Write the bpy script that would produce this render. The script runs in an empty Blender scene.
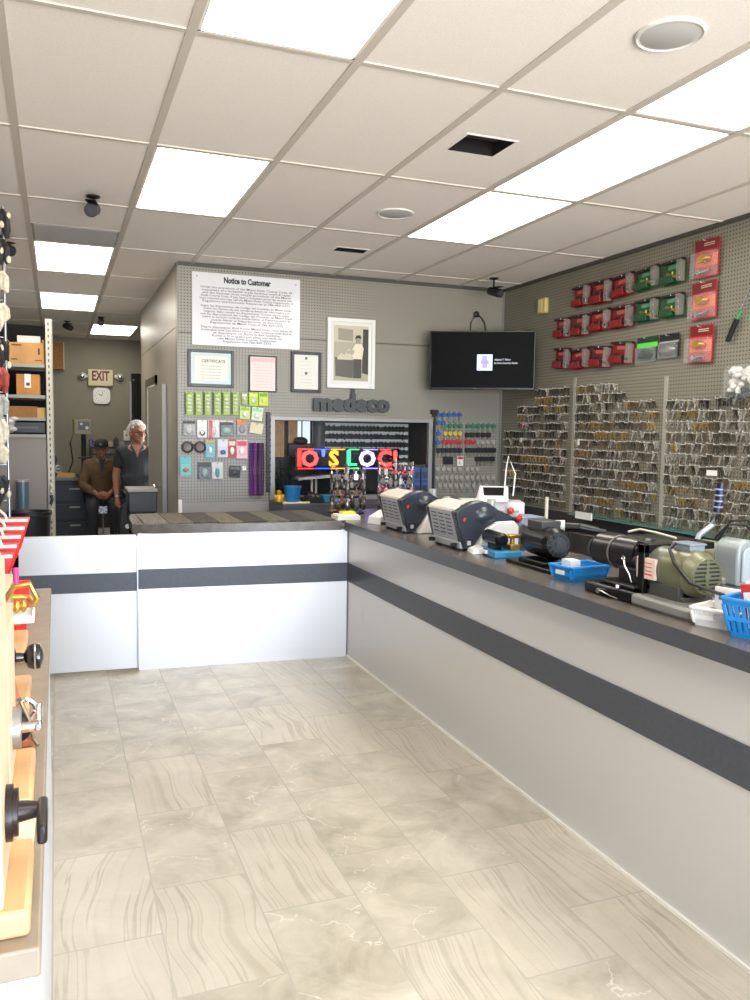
import bpy, bmesh, math, random
from mathutils import Vector, Matrix
random.seed(7)
PI = math.pi
S = bpy.context.scene
COL = S.collection

# ---------------------------------------------------------------- camera model (750 x 1000 frame)
F, YAW, PIT, ROL, EYE = 821.35, math.radians(21.226), math.radians(-4.666), math.radians(.794), 1.504
fw = Vector((math.sin(YAW)*math.cos(PIT), math.cos(YAW)*math.cos(PIT), math.sin(PIT)))
rt = Vector((math.cos(YAW), -math.sin(YAW), 0)); up = rt.cross(fw)
r2 = rt*math.cos(ROL)+up*math.sin(ROL); u2 = up*math.cos(ROL)-rt*math.sin(ROL)
def at(px, py, X=None, Y=None, Z=None):
    d = fw+r2*((px-375)/F)-u2*((py-500)/F)
    t = X/d.x if X is not None else (Y/d.y if Y is not None else (Z-EYE)/d.z)
    return Vector((0, 0, EYE))+d*t

# ---------------------------------------------------------------- materials
def lin(c):
    return tuple(((v/255)/12.92 if v/255 <= .04045 else ((v/255+.055)/1.055)**2.4) for v in c)+(1,)
MATS = {}
def M(name, c, rough=.5, metal=0, noise=0, nscale=30, emit=0, alpha=1, trans=0, coat=0, spec=.5):
    if name in MATS: return MATS[name]
    m = bpy.data.materials.new(name); m.use_nodes = True
    nt = m.node_tree; b = nt.nodes['Principled BSDF']
    b.inputs['Base Color'].default_value = lin(c); b.inputs['Roughness'].default_value = rough
    b.inputs['Metallic'].default_value = metal; b.inputs['Specular IOR Level'].default_value = spec; b.inputs['Coat Weight'].default_value = coat
    if noise:
        tc = nt.nodes.new('ShaderNodeTexCoord'); n = nt.nodes.new('ShaderNodeTexNoise')
        n.inputs['Scale'].default_value = nscale; n.inputs['Detail'].default_value = 4
        nt.links.new(tc.outputs['Object'], n.inputs['Vector'])
        r = nt.nodes.new('ShaderNodeValToRGB'); k = noise
        r.color_ramp.elements[0].position = .3; r.color_ramp.elements[1].position = .7
        r.color_ramp.elements[0].color = lin(tuple(max(0, v*(1-k)) for v in c))
        r.color_ramp.elements[1].color = lin(tuple(min(255, v*(1+k)) for v in c))
        nt.links.new(n.outputs['Fac'], r.inputs['Fac']); nt.links.new(r.outputs['Color'], b.inputs['Base Color'])
    if emit:
        b.inputs['Emission Color'].default_value = lin(c); b.inputs['Emission Strength'].default_value = emit
    if trans: b.inputs['Transmission Weight'].default_value = trans; b.inputs['IOR'].default_value = 1.1
    if alpha < 1: b.inputs['Alpha'].default_value = alpha
    MATS[name] = m; return m

class NT:
    """tiny node-math helper"""
    def __init__(s, m): s.t = m.node_tree; s.n = s.t.nodes; s.l = s.t.links
    def math(s, op, a, b=None, c=None, clamp=False):
        n = s.n.new('ShaderNodeMath'); n.operation = op; n.use_clamp = clamp
        for i, v in enumerate((a, b, c)):
            if v is None: continue
            if isinstance(v, (int, float)): n.inputs[i].default_value = v
            else: s.l.new(v, n.inputs[i])
        return n.outputs[0]
    def mix(s, f, a, b):
        n = s.n.new('ShaderNodeMix'); n.data_type = 'RGBA'
        for i, v in ((0, f), (6, a), (7, b)):
            if isinstance(v, (int, float)): n.inputs[i].default_value = v
            elif isinstance(v, tuple): n.inputs[i].default_value = v
            else: s.l.new(v, n.inputs[i])
        return n.outputs[2]
    def noise(s, vec, scale, detail=4, dist=0, rough=.5):
        n = s.n.new('ShaderNodeTexNoise'); n.inputs['Roughness'].default_value = rough; n.inputs['Scale'].default_value = scale; n.inputs['Detail'].default_value = detail
        n.inputs['Distortion'].default_value = dist; s.l.new(vec, n.inputs['Vector']); return n.outputs['Fac']
    def comb(s, x, y, z):
        n = s.n.new('ShaderNodeCombineXYZ')
        for i, v in enumerate((x, y, z)):
            if isinstance(v, (int, float)): n.inputs[i].default_value = v
            else: s.l.new(v, n.inputs[i])
        return n.outputs[0]

def peg_mat(name, axis, c=(144, 140, 129), seam=2.31):
    m = M(name, c, .38); h = NT(m)
    tc = h.n.new('ShaderNodeTexCoord'); sp = h.n.new('ShaderNodeSeparateXYZ'); h.l.new(tc.outputs['Object'], sp.inputs[0])
    u, v = sp.outputs[axis], sp.outputs[2]
    fu = h.math('SUBTRACT', h.math('FRACT', h.math('MULTIPLY', u, 1/.0254)), .5)
    fv = h.math('SUBTRACT', h.math('FRACT', h.math('MULTIPLY', v, 1/.0254)), .5)
    d = h.math('SQRT', h.math('ADD', h.math('MULTIPLY', fu, fu), h.math('MULTIPLY', fv, fv)))
    hole = h.math('LESS_THAN', d, .19)
    sm = h.math('LESS_THAN', h.math('ABSOLUTE', h.math('SUBTRACT', v, seam)), .004)
    msk = h.math('MAXIMUM', hole, sm)
    n = h.noise(tc.outputs['Object'], 3)
    base = h.mix(n, lin(tuple(x*.95 for x in c)), lin(tuple(x*1.04 for x in c)))
    h.l.new(h.mix(msk, base, lin((38, 36, 34))), h.n['Principled BSDF'].inputs['Base Color'])
    return m

def floor_mat():
    m = M('floor_tile', (200, 195, 180), .3); h = NT(m)
    tc = h.n.new('ShaderNodeTexCoord'); sp = h.n.new('ShaderNodeSeparateXYZ'); h.l.new(tc.outputs['Object'], sp.inputs[0])
    X, Y = sp.outputs[0], sp.outputs[1]
    u = h.math('MULTIPLY', h.math('ADD', X, .034+.307*10), 1/.307)
    cu = h.math('FLOOR', u); odd = h.math('MODULO', cu, 2)
    off = h.math('ADD', h.math('MULTIPLY', odd, .25), .2)
    v = h.math('ADD', h.math('MULTIPLY', h.math('SUBTRACT', Y, off), 1/.553), 20)
    cv = h.math('FLOOR', v)
    fu = h.math('SUBTRACT', u, cu); fv = h.math('SUBTRACT', v, cv)
    eu = h.math('MINIMUM', fu, h.math('SUBTRACT', 1, fu)); ev = h.math('MINIMUM', fv, h.math('SUBTRACT', 1, fv))
    gr = h.math('MAXIMUM', h.math('LESS_THAN', eu, .009), h.math('LESS_THAN', ev, .0052))
    wn = h.n.new('ShaderNodeTexWhiteNoise'); wn.noise_dimensions = '2D'; h.l.new(h.comb(cu, cv, 0), wn.inputs['Vector'])
    rnd = wn.outputs['Value']; sc = h.n.new('ShaderNodeSeparateColor'); h.l.new(wn.outputs['Color'], sc.inputs[0])
    rA, rB = sc.outputs[0], sc.outputs[1]
    # cloudy marble tile
    off3 = h.math('MULTIPLY', rnd, 37)
    P = h.comb(h.math('ADD', X, off3), Y, off3)
    n1 = h.noise(P, 5, 12, .5, .62)
    cr = h.n.new('ShaderNodeValToRGB'); h.l.new(n1, cr.inputs['Fac']); e = cr.color_ramp.elements
    e[0].position = .32; e[0].color = lin((148, 140, 122)); e[1].position = .68; e[1].color = lin((196, 189, 172))
    # thin white cracks
    n2 = h.noise(P, 3.2, 7, .25)
    crack = h.math('LESS_THAN', h.math('ABSOLUTE', h.math('SUBTRACT', n2, .5)), .0032)
    n2b = h.noise(P, 7, 2)
    crack = h.math('MULTIPLY', crack, h.math('GREATER_THAN', n2b, .5))
    cloudy = h.mix(h.math('MULTIPLY', crack, .55), cr.outputs['Color'], lin((224, 220, 208)))
    # long veins running with the tile, a little oblique
    tilt = h.math('MULTIPLY', h.math('SUBTRACT', rB, .5), .3)
    bend = h.math('MULTIPLY', h.math('SUBTRACT', h.noise(P, 2.2, 1), .5), .16)
    Q = h.comb(h.math('ADD', h.math('MULTIPLY', h.math('ADD', h.math('ADD', X, bend), h.math('MULTIPLY', Y, tilt)), 8), off3), h.math('MULTIPLY', Y, .25), off3)
    n3 = h.noise(Q, 1.5, 3, 0)
    cr2 = h.n.new('ShaderNodeValToRGB'); h.l.new(n3, cr2.inputs['Fac']); r = cr2.color_ramp; e = r.elements
    e[0].position = .3; e[0].color = lin((160, 151, 130)); e[1].position = .75; e[1].color = lin((196, 189, 172))
    for p, c in ((.38, (186, 178, 160)), (.455, (190, 182, 165)), (.475, (140, 130, 108)), (.495, (190, 182, 166)), (.56, (195, 188, 172)), (.575, (160, 150, 128)), (.6, (196, 189, 173))):
        q = e.new(p); q.color = lin(c)
    isv = h.math('GREATER_THAN', rA, .86)
    for (tx, ty) in ((.8, 2.62), (.42, 2.3), (.42, 3.4), (1.35, 2.15), (1.68, 2.35), (.12, 2.95), (1.05, 4.15), (1.68, 1.8)):
        a = math.floor((tx+.034+3.07)/.307); bq = math.floor((ty-(a % 2)*.25-.2)/.553+20)
        isv = h.math('MAXIMUM', isv, h.math('MULTIPLY', h.math('COMPARE', cu, float(a), .1), h.math('COMPARE', cv, float(bq), .1)))
    veined = h.mix(h.math('ADD', .15, h.math('MULTIPLY', n1, .6)), cr2.outputs['Color'], cr.outputs['Color'])
    tile = h.mix(isv, cloudy, veined)
    tint = h.math('MULTIPLY', rnd, .3)
    tile = h.mix(tint, tile, lin((172, 165, 150)))
    fine = h.noise(P, 45, 3)
    tile = h.mix(h.math('MULTIPLY', fine, .12), tile, lin((160, 150, 130)))
    out = h.mix(gr, tile, lin((166, 160, 146)))
    h.l.new(out, h.n['Principled BSDF'].inputs['Base Color'])
    h.l.new(h.math('ADD', h.math('MULTIPLY', gr, .4), h.math('ADD', .28, h.math('MULTIPLY', fine, .1))), h.n['Principled BSDF'].inputs['Roughness'])
    return m

white_metal = M('white_counter_laminate', (216, 214, 212), .36, .5)
slate = M('slate_stripe', (70, 73, 80), .42, noise=.05, nscale=60)
slate_top = M('grey_worktop', (92, 86, 79), .26, noise=.1, nscale=14)
black = M('black_plastic', (22, 22, 24), .42); blackg = M('black_paint', (11, 11, 12), .26, spec=.4)
dark = M('dark_void', (10, 10, 10), .9); steel = M('steel', (165, 166, 168), .3, .85); chrome = M('chrome', (210, 210, 214), .15, 1)
brass = M('brass', (205, 165, 85), .28, .9); white = M('white_plastic', (232, 230, 226), .45); cream = M('cream_plastic', (212, 205, 188), .5)
card = M('cardboard', (188, 142, 88), .8, noise=.06, nscale=8); card2 = M('cardboard_brown', (150, 104, 58), .8, noise=.06)
maple = M('maple_wood', (202, 162, 114), .45, noise=.07, nscale=9); oak = M('pale_wood', (216, 192, 160), .5, noise=.05, nscale=12)
redwood = M('reddish_wood', (176, 98, 58), .5, noise=.1)
red = M('red_plastic', (206, 24, 22), .4); redd = M('dark_red_card', (128, 20, 22), .35); green = M('green_card', (18, 84, 46), .35)
blue = M('blue_plastic', (34, 136, 204), .4); bluet = M('blue_enamel', (40, 130, 175), .35); lime = M('lime_card', (160, 195, 40), .5)
wallp = M('wall_paint', (132, 126, 108), .6, noise=.02, nscale=4); satin = M('satin_panel', (168, 161, 146), .36)
darkp = M('dark_wall_paint', (60, 60, 60), .7); glass = M('clear_film', (235, 240, 240), .18, alpha=.10); greyp = M('grey_plastic', (168, 170, 170), .45)
skin = M('skin', (150, 100, 76), .55); navy = M('navy_plastic', (44, 48, 57), .3, coat=.2)

# ---------------------------------------------------------------- mesh builder
MW = {}
class B:
    def __init__(s): s.b = bmesh.new(); s.mi = 0
    def _m(s, geom, mi):
        for f in {f for v in geom for f in v.link_faces}: f.material_index = mi
    def box(s, x0, x1, y0, y1, z0, z1, mi=0, R=None):
        r = bmesh.ops.create_cube(s.b, size=1)['verts']
        for v in r: v.co = Vector(((x0+x1)/2+v.co.x*(x1-x0), (y0+y1)/2+v.co.y*(y1-y0), (z0+z1)/2+v.co.z*(z1-z0)))
        if R is not None:
            for v in r: v.co = R @ v.co
        s._m(r, mi); return s
    def cyl(s, p0, p1, r0, r1=None, n=16, mi=0, caps=True):
        p0, p1 = Vector(p0), Vector(p1); d = p1-p0; r1 = r0 if r1 is None else r1
        r = bmesh.ops.create_cone(s.b, cap_ends=caps, segments=n, radius1=max(r0, 1e-5), radius2=max(r1, 1e-5), depth=d.length)['verts']
        q = d.to_track_quat('Z', 'Y').to_matrix().to_4x4(); mt = Matrix.Translation((p0+p1)/2) @ q
        for v in r: v.co = mt @ v.co
        s._m(r, mi); return s
    def sph(s, c, r, mi=0, n=16, R=None):
        if isinstance(r, (int, float)): r = (r, r, r)
        g = bmesh.ops.create_uvsphere(s.b, u_segments=n, v_segments=max(6, n//2+2), radius=1)['verts']
        for v in g:
            v.co = Vector((v.co.x*r[0], v.co.y*r[1], v.co.z*r[2]))
            if R is not None: v.co = R @ v.co
            v.co += Vector(c)
        s._m(g, mi); return s
    def ring(s, pts, r, n=8, mi=0, closed=False):
        pts = [Vector(p) for p in pts]; N = len(pts); rr = []
        ref = Vector((0, 0, 1))
        for i, p in enumerate(pts):
            a = pts[(i-1) % N] if closed or i > 0 else p; c = pts[(i+1) % N] if closed or i < N-1 else p
            t = (c-a).normalized() if (c-a).length > 1e-9 else Vector((0, 0, 1))
            if abs(t.dot(ref)) > .95: ref = Vector((1, 0, 0)) if abs(t.x) < .9 else Vector((0, 1, 0))
            x = t.cross(ref).normalized(); y = t.cross(x).normalized()
            q = r[i] if isinstance(r, (list, tuple)) else r
            rr.append([s.b.verts.new(p+x*math.cos(2*PI*k/n)*q+y*math.sin(2*PI*k/n)*q) for k in range(n)])
            ref = y if False else ref
        for i in range(N if closed else N-1):
            a, c = rr[i], rr[(i+1) % N]
            for k in range(n):
                f = s.b.faces.new((a[k], a[(k+1) % n], c[(k+1) % n], c[k])); f.material_index = mi
        if not closed:
            for e in (rr[0][::-1], rr[-1]): f = s.b.faces.new(e); f.material_index = mi
        return s
    def torus(s, c, R_, r, axis='Y', n=18, mi=0, k=6):
        P = []
        for i in range(n):
            a = 2*PI*i/n; u, v = math.cos(a)*R_, math.sin(a)*R_
            P.append(Vector(c)+Vector({'Y': (u, 0, v), 'X': (0, u, v), 'Z': (u, v, 0)}[axis]))
        return s.ring(P, r, k, mi, True)
    def prism(s, pts, a, b_, plane='XZ', mi=0):
        f3 = {'XZ': lambda u, v, w: (u, w, v), 'YZ': lambda u, v, w: (w, u, v), 'XY': lambda u, v, w: (u, v, w)}[plane]
        A = [s.b.verts.new(f3(u, v, a)) for u, v in pts]; C = [s.b.verts.new(f3(u, v, b_)) for u, v in pts]
        n = len(pts); fs = [s.b.faces.new(A), s.b.faces.new(C[::-1])]
        for i in range(n): fs.append(s.b.faces.new((A[i], C[i], C[(i+1) % n], A[(i+1) % n])))
        for f in fs: f.material_index = mi
        return s
    def hexa(s, q, mi=0):
        """8 corners: bottom 4 then top 4"""
        v = [s.b.verts.new(p) for p in q]
        for f in ((3, 2, 1, 0), (4, 5, 6, 7), (0, 1, 5, 4), (1, 2, 6, 5), (2, 3, 7, 6), (3, 0, 4, 7)):
            s.b.faces.new([v[i] for i in f]).material_index = mi
        return s
    def lathe(s, prof, c=(0, 0, 0), n=24, mi=0):
        rr = []
        for r, z in prof: rr.append([s.b.verts.new((c[0]+math.cos(2*PI*k/n)*max(r, 1e-4), c[1]+math.sin(2*PI*k/n)*max(r, 1e-4), c[2]+z)) for k in range(n)])
        for a, d in zip(rr, rr[1:]):
            for k in range(n): s.b.faces.new((a[k], a[(k+1) % n], d[(k+1) % n], d[k])).material_index = mi
        s.b.faces.new(rr[0][::-1]).material_index = mi; s.b.faces.new(rr[-1]).material_index = mi
        return s
    def rot(s, R):
        for v in s.b.verts: v.co = R @ v.co
        return s
    def done(s, name, mats, parent=None, bev=0, world=False, base=False, ang=38):
        bmesh.ops.recalc_face_normals(s.b, faces=s.b.faces)
        me = bpy.data.meshes.new(name); s.b.to_mesh(me); s.b.free()
        for m in (mats if isinstance(mats, (list, tuple)) else [mats]): me.materials.append(m)
        for p in me.polygons: p.use_smooth = True
        me.set_sharp_from_angle(angle=math.radians(ang))
        o = bpy.data.objects.new(name, me); COL.objects.link(o)
        if parent is not None:
            o.parent = parent
            if world: me.transform(MW[parent.name].inverted())
            MW[o.name] = MW.get(parent.name, Matrix())
        elif base:
            xs = [v.co for v in me.vertices]
            c = Vector(((min(v.x for v in xs)+max(v.x for v in xs))/2, (min(v.y for v in xs)+max(v.y for v in xs))/2, min(v.z for v in xs)))
            me.transform(Matrix.Translation(-c)); o.location = c; MW[o.name] = Matrix.Translation(c)
        else: MW[o.name] = Matrix()
        if bev:
            md = o.modifiers.new('b', 'BEVEL'); md.width = bev; md.segments = 2; md.limit_method = 'ANGLE'; md.angle_limit = math.radians(50)
        return o
def tag(o, label, cat, group=None):
    o['label'] = label; o['category'] = cat
    if group: o['group'] = group
    return o
def thing(name, label, cat, loc=(0, 0, 0), rz=0, group=None):
    o = bpy.data.objects.new(name, None); o.empty_display_size = .05; COL.objects.link(o); o.location = loc; o.rotation_euler = (0, 0, rz)
    MW[o.name] = Matrix.Translation(Vector(loc)) @ Matrix.Rotation(rz, 4, 'Z')
    return tag(o, label, cat, group)
def struct(o): o['kind'] = 'structure'; return o
def copy_tree(o, loc, rz=0, label=None, group=None, rot=None, parent=None, scale=None):
    c = o.copy(); COL.objects.link(c)
    if parent is None:
        c.location = loc; c.rotation_euler = rot or (0, 0, rz)
        if label: c['label'] = label
        if group: c['group'] = group
        if scale: c.scale = scale
    else: c.parent = parent
    for ch in [k for k in bpy.data.objects if k.parent == o]: copy_tree(ch, None, parent=c)
    return c
def text(body, size, loc, rot, mat, name='lettering', parent=None, ext=.0015, align='CENTER', bold=0, space=1, xs=1, sx=1):
    cu = bpy.data.curves.new(name, 'FONT'); cu.body = body; cu.size = size; cu.extrude = ext; cu.align_x = align; cu.align_y = 'CENTER'
    cu.space_character = space; cu.space_line = xs; cu.offset = bold; cu.resolution_u = 2
    tmp = bpy.data.objects.new('tmp', cu); COL.objects.link(tmp)
    dg = bpy.context.evaluated_depsgraph_get(); dg.update()
    me = bpy.data.meshes.new_from_object(tmp.evaluated_get(dg)); bpy.data.objects.remove(tmp)
    me.transform(Matrix.Translation(Vector(loc)) @ Matrix.Rotation(rot[2], 4, 'Z') @ Matrix.Rotation(rot[0], 4, 'X') @ Matrix.Diagonal((sx, 1, 1, 1)))
    me.materials.clear(); me.materials.append(mat)
    o = bpy.data.objects.new(name, me); COL.objects.link(o)
    if parent is not None: o.parent = parent; me.transform(MW[parent.name].inverted()); MW[o.name] = MW[parent.name]
    return o
FACE_Y = (PI/2, 0, 0); FACE_X = (PI/2, 0, -PI/2)

# ================================================================ SETTING
H = 2.88; XL, XR, YB, YR = -.62, 4.0, 6.98, 13.4; YF = -3.0
struct(B().box(XL-.1, XR+.1, YF, YR+.1, -.1, 0).done('floor', floor_mat()))
GX, GY = -.1516, 2.9932
LIGHTS = {(1, -1), (1, 1), (0, 3), (0, 5), (1, 7), (4, -1), (4, 0), (4, 1), (1, -3), (4, -3), (-2, -3)}  # last cells are unseen panels, added for lighting
HOLES = [(1.79, 2.04, 3.49, 3.71), (1.98, 2.22, 5.93, 6.05)]
tile_m = M('ceiling_tile', (241, 235, 230), .85, noise=.025, nscale=160)
bar_m = M('ceiling_bar', (204, 196, 187), .5)
cb = B(); gb = B()
def crect(x0, x1, y0, y1):
    for hx0, hx1, hy0, hy1 in HOLES:
        if x0 < hx0 and x1 > hx1 and y0 < hy0 and y1 > hy1:
            for q in ((x0, hx0, y0, y1), (hx1, x1, y0, y1), (hx0, hx1, y0, hy0), (hx0, hx1, hy1, y1)): cb.box(*q, H, H+.02)
            return
    cb.box(x0, x1, y0, y1, H, H+.02)
for i in range(-1, 7):
    for j in range(-5, 9):
        x0, x1 = max(GX+.61*i, XL), min(GX+.61*(i+1), XR); y0, y1 = max(GY+1.22*j, YF), min(GY+1.22*(j+1), YR)
        if (i, j) in LIGHTS or x1 <= x0 or y1 <= y0: continue
        if x0 >= 3.0 and y0 >= YB: continue
        crect(x0, x1, y0, y1)
for i in range(0, 7): gb.box(GX+.61*i-.017, GX+.61*i+.017, YF, YB if i >= 3 else YR, H-.006, H+.004)
for j in range(-4, 9):
    y = GY+1.22*j
    if y < YR: gb.box(XL, XR if y < YB else .95, y-.013, y+.013, H-.005, H+.004)
struct(cb.done('ceiling', tile_m)); struct(gb.done('trim_1', bar_m))
struct(B().box(.95, XR, YB-.02, YB, H-.03, H).box(XR-.02, XR, YF, YB, H-.025, H).done('trim_2', M('wall_angle', (70, 68, 64), .5)))
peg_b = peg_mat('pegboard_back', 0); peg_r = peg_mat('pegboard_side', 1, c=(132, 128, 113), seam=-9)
GX0, GX1, GZ0, GZ1 = 1.765, 3.225, .945, 1.605       # opening of the framed glass
struct(B().box(.95, GX0, YB, YB+.1, .90, H+.05).box(GX1, XR+.1, YB, YB+.1, .90, H+.05).box(GX0, GX1, YB, YB+.1, .90, GZ0).box(GX0, GX1, YB, YB+.1, GZ1, H+.05).done('wall_back', peg_b))
struct(B().box(.95, XR+.1, YB-.004, YB+.096, 0, .90).done('wall_back_lower', M('grey_panel', (150, 148, 144), .5)))
struct(B().box(XR, XR+.1, YF, YB+.1, .86, H+.05).done('wall_right', peg_r))
struct(B().box(XR, XR+.1, YF, YB+.1, 0, .86).done('wall_right_lower', M('dark_panel', (50, 50, 51), .6)))
struct(B().box(XL-.1, XL, YF, YR+.1, 0, H+.05).done('wall_left', M('left_wall_paint', (112, 110, 104), .6)))
struct(B().box(XL-.1, 3.0, YR, YR+.1, 0, H+.05).done('wall_rear', wallp))
struct(B().box(3.0, 3.1, 10.1, YR+.1, 0, H+.05).done('wall_rear_right', wallp))
# partition running back from the pegboard corner, with a doorway; and its return
struct(B().box(.95, 1.07, YB+.1, 8.6, 0, 2.36).box(.95, 1.07, 9.45, 10.1, 0, 2.36).box(.95, 1.07, 8.6, 9.45, 1.97, 2.36).box(.95, 3.0, 10.05, 10.15, 0, H+.05).done('wall_partition', satin))
struct(B().box(.95, 1.07, YB+.1, 10.1, 2.368, H+.05).box(.96, 1.06, YB+.1, 10.1, 2.36, 2.368).done('wall_partition_upper', satin))
struct(B().box(1.07, 3.0, 8.2, 8.25, 0, H).done('wall_inner', darkp))
struct(B().box(.935, .95, 8.5, 8.6, 0, 2.05).box(.935, .95, 9.45, 9.52, 0, 2.05).box(.935, .95, 8.5, 9.52, 1.97, 2.05).done('trim_3', M('door_frame_brown', (92, 80, 62), .5)))
struct(B().box(.945, .975, YB-.008, YB, .45, .925).done('trim_4', white))
struct(B().box(.944, .952, YB-.004, YB+.1, .925, H).done('trim_5', M('corner_angle', (140, 136, 128), .4)))
struct(B().box(XR-.012, XR, YB-.012, YB, .9, H).done('trim_6', M('alu_angle', (150, 150, 148), .35, .5)))
# open door leaf against the partition
dn, df = at(162.5, 450, Y=7.72), at(148.5, 450, Y=8.45)
t = thing('door_leaf', 'tall grey door standing open against the beige side partition', 'door', (df.x, 8.45, 0), math.atan2(7.72-8.45, dn.x-df.x))
dl = math.hypot(7.72-8.45, dn.x-df.x)
B().box(0, dl, 0, .035, .02, 1.92).done('panel', M('door_grey', (150, 145, 132), .45), t)
B().box(dl, dl+.006, -.002, .037, .02, 1.92).done('edge_strip', M('edge_grey', (178, 178, 178), .4), t)
B().sph((dl-.07, -.06, .98), .028).cyl((dl-.07, -.055, .98), (dl-.07, .0, .98), .01).done('knob', chrome, t)
# storefront behind the camera
wf = B()
for x in (XL, 1.2, 2.7, XR-.06): wf.box(x, x+.06, YF-.08, YF, 0, H)
wf.box(XL, XR, YF-.08, YF, 0, .12).box(XL, XR, YF-.08, YF, 2.6, H+.05)
struct(wf.done('window_1', M('storefront_frame', (60, 60, 62), .4)))

# ceiling lights
diff = bpy.data.materials.new('light_diffuser'); diff.use_nodes = True
bs = diff.node_tree.nodes['Principled BSDF']; bs.inputs['Base Color'].default_value = (.8, .8, .8, 1)
bs.inputs['Emission Color'].default_value = (1, .945, .86, 1); bs.inputs['Emission Strength'].default_value = 7.0
LL = {(1, -1): 'big ceiling light panel cut by the top edge of the picture', (1, 1): 'ceiling light panel left of the speaker, second from the front in its row',
      (0, 3): 'ceiling light panel just behind the grey ceiling strip', (0, 5): 'small looking ceiling light panel over the back room shelf', (1, 7): 'farthest ceiling light panel, near the exit sign wall',
      (4, -1): 'ceiling light panel at the right edge, nearest in the row of three', (4, 0): 'middle ceiling light panel of the row of three along the right', (4, 1): 'ceiling light panel at far end of the row of three along the right'}
for (i, j) in sorted(LIGHTS):
    if i == -2: continue
    x0, x1, y0, y1 = GX+.61*i+.017, GX+.61*(i+1)-.017, GY+1.22*j+.013, GY+1.22*(j+1)-.013
    t = thing('ceiling_light', LL.get((i, j), 'unseen ceiling light panel added for lighting, nearer the shop front window'), 'ceiling light', ((x0+x1)/2, (y0+y1)/2, H), 0, 'recessed ceiling light panels')
    w, l = (x1-x0)/2, (y1-y0)/2; f = B()
    f.box(-w, -w+.012, -l, l, -.004, .05).box(w-.012, w, -l, l, -.004, .05).box(-w, w, -l, -l+.012, -.004, .05).box(-w, w, l-.012, l, -.004, .05)
    f.done('frame', M('light_trim', (235, 232, 225), .5), t)
    B().box(-w+.012, w-.012, -l+.012, l-.012, .004, .012).done('diffuser', diff, t)
# vents (real openings) and speakers
for (x0, x1, y0, y1), lb in zip(HOLES, ('square dark vent opening in the ceiling beside the long lights', 'dark slot vent in ceiling near the back wall')):
    t = thing('ceiling_vent', lb, 'vent', ((x0+x1)/2, (y0+y1)/2, H), 0, 'openings in the ceiling')
    w, l = (x1-x0)/2, (y1-y0)/2
    B().box(-w, -w+.004, -l, l, -.003, .18).box(w-.004, w, -l, l, -.003, .18).box(-w, w, -l, -l+.004, -.003, .18).box(-w, w, l-.004, l, -.003, .18).box(-w, w, -l, l, .18, .19).done('duct', dark, t)
    f = B(); f.box(-w-.012, -w, -l-.012, l+.012, -.003, .001).box(w, w+.012, -l-.012, l+.012, -.003, .001).box(-w, w, -l-.012, -l, -.003, .001).box(-w, w, l, l+.012, -.003, .001)
    f.done('flange', tile_m, t)
    f = B()
    for k in range(3): f.box(-w, w, -l+(k+1)*l/2-.004, -l+(k+1)*l/2+.004, .05, .07)
    f.done('slat', darkp, t)
for (px, py, r), lb in zip(((670, 34, .118), (395, 213, .118)), ('round grey ceiling speaker near the top right', 'round white ceiling speaker between vents')):
    p = at(px, py, Z=H); t = thing('ceiling_speaker', lb, 'speaker', (p.x, p.y, H), 0, 'round ceiling speakers')
    B().lathe([(r, 0), (r, -.006), (r-.008, -.01), (r-.012, -.006)]).done('rim', M('speaker_rim', (214, 212, 208), .5), t)
    B().lathe([(r-.012, -.004), (r-.03, -.009), (.02, -.012), (0, -.012)]).done('grille', M('speaker_grille', (186, 186, 186), .6), t)
p0, p1 = at(28, 222, Z=H), at(127, 238, Z=H)
t = thing('return_air_grille', 'grey rectangular air return panel in the ceiling before the back room lights', 'vent', (.153, 6.35, H))
B().box(-.285, .285, -.26, .26, -.008, 0).done('frame', M('grille_grey', (160, 158, 155), .5), t, bev=.003)
f = B()
for k in range(24): f.box(-.27, .27, -.245+k*.0205, -.236+k*.0205, -.012, -.008)
f.done('louvres', M('grille_grey2', (150, 148, 146), .5), t)

# security cameras
def seccam(px, py, lb, rz, drop=.06, Z=H):
    p = at(px, py, Z=Z); t = thing('security_camera', lb, 'security camera', (p.x, p.y, Z), rz, 'ceiling security cameras')
    B().lathe([(.04, 0), (.04, -.008), (.018, -.016), (.01, -.018)]).cyl((0, 0, -.015), (0, 0, -drop), .009).sph((0, 0, -drop), .014).done('mount', black, t)
    B().cyl((0, .05, -drop-.015), (0, -.07, -drop-.05), .036, .036, 20).cyl((0, -.07, -drop-.05), (0, -.09, -drop-.056), .04, .038, 20).box(-.03, .03, -.1, .05, -drop-.0, -drop+.006, R=Matrix.Translation((0, 0, 0))).done('housing', black, t, bev=.002)
    B().cyl((0, -.0905, -.056-drop), (0, -.093, -.057-drop), .026, .026, 16).done('lens', M('lens', (60, 60, 70), .08, coat=1), t)
    return t
seccam(93, 196, 'black bullet camera on ceiling, biggest, before the grey air grille', -.2, .05)
seccam(4, 236, 'black bullet camera on ceiling at the left edge above hanging bags', .6)
seccam(67, 321, 'black bullet camera on back room ceiling above the cardboard on wall', .5, .04)
seccam(101, 317, 'small black bullet camera beside the farthest ceiling light', -.1, .03)
seccam(494, 278, 'black camera hanging from ceiling above the television', .2, .09)

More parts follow.
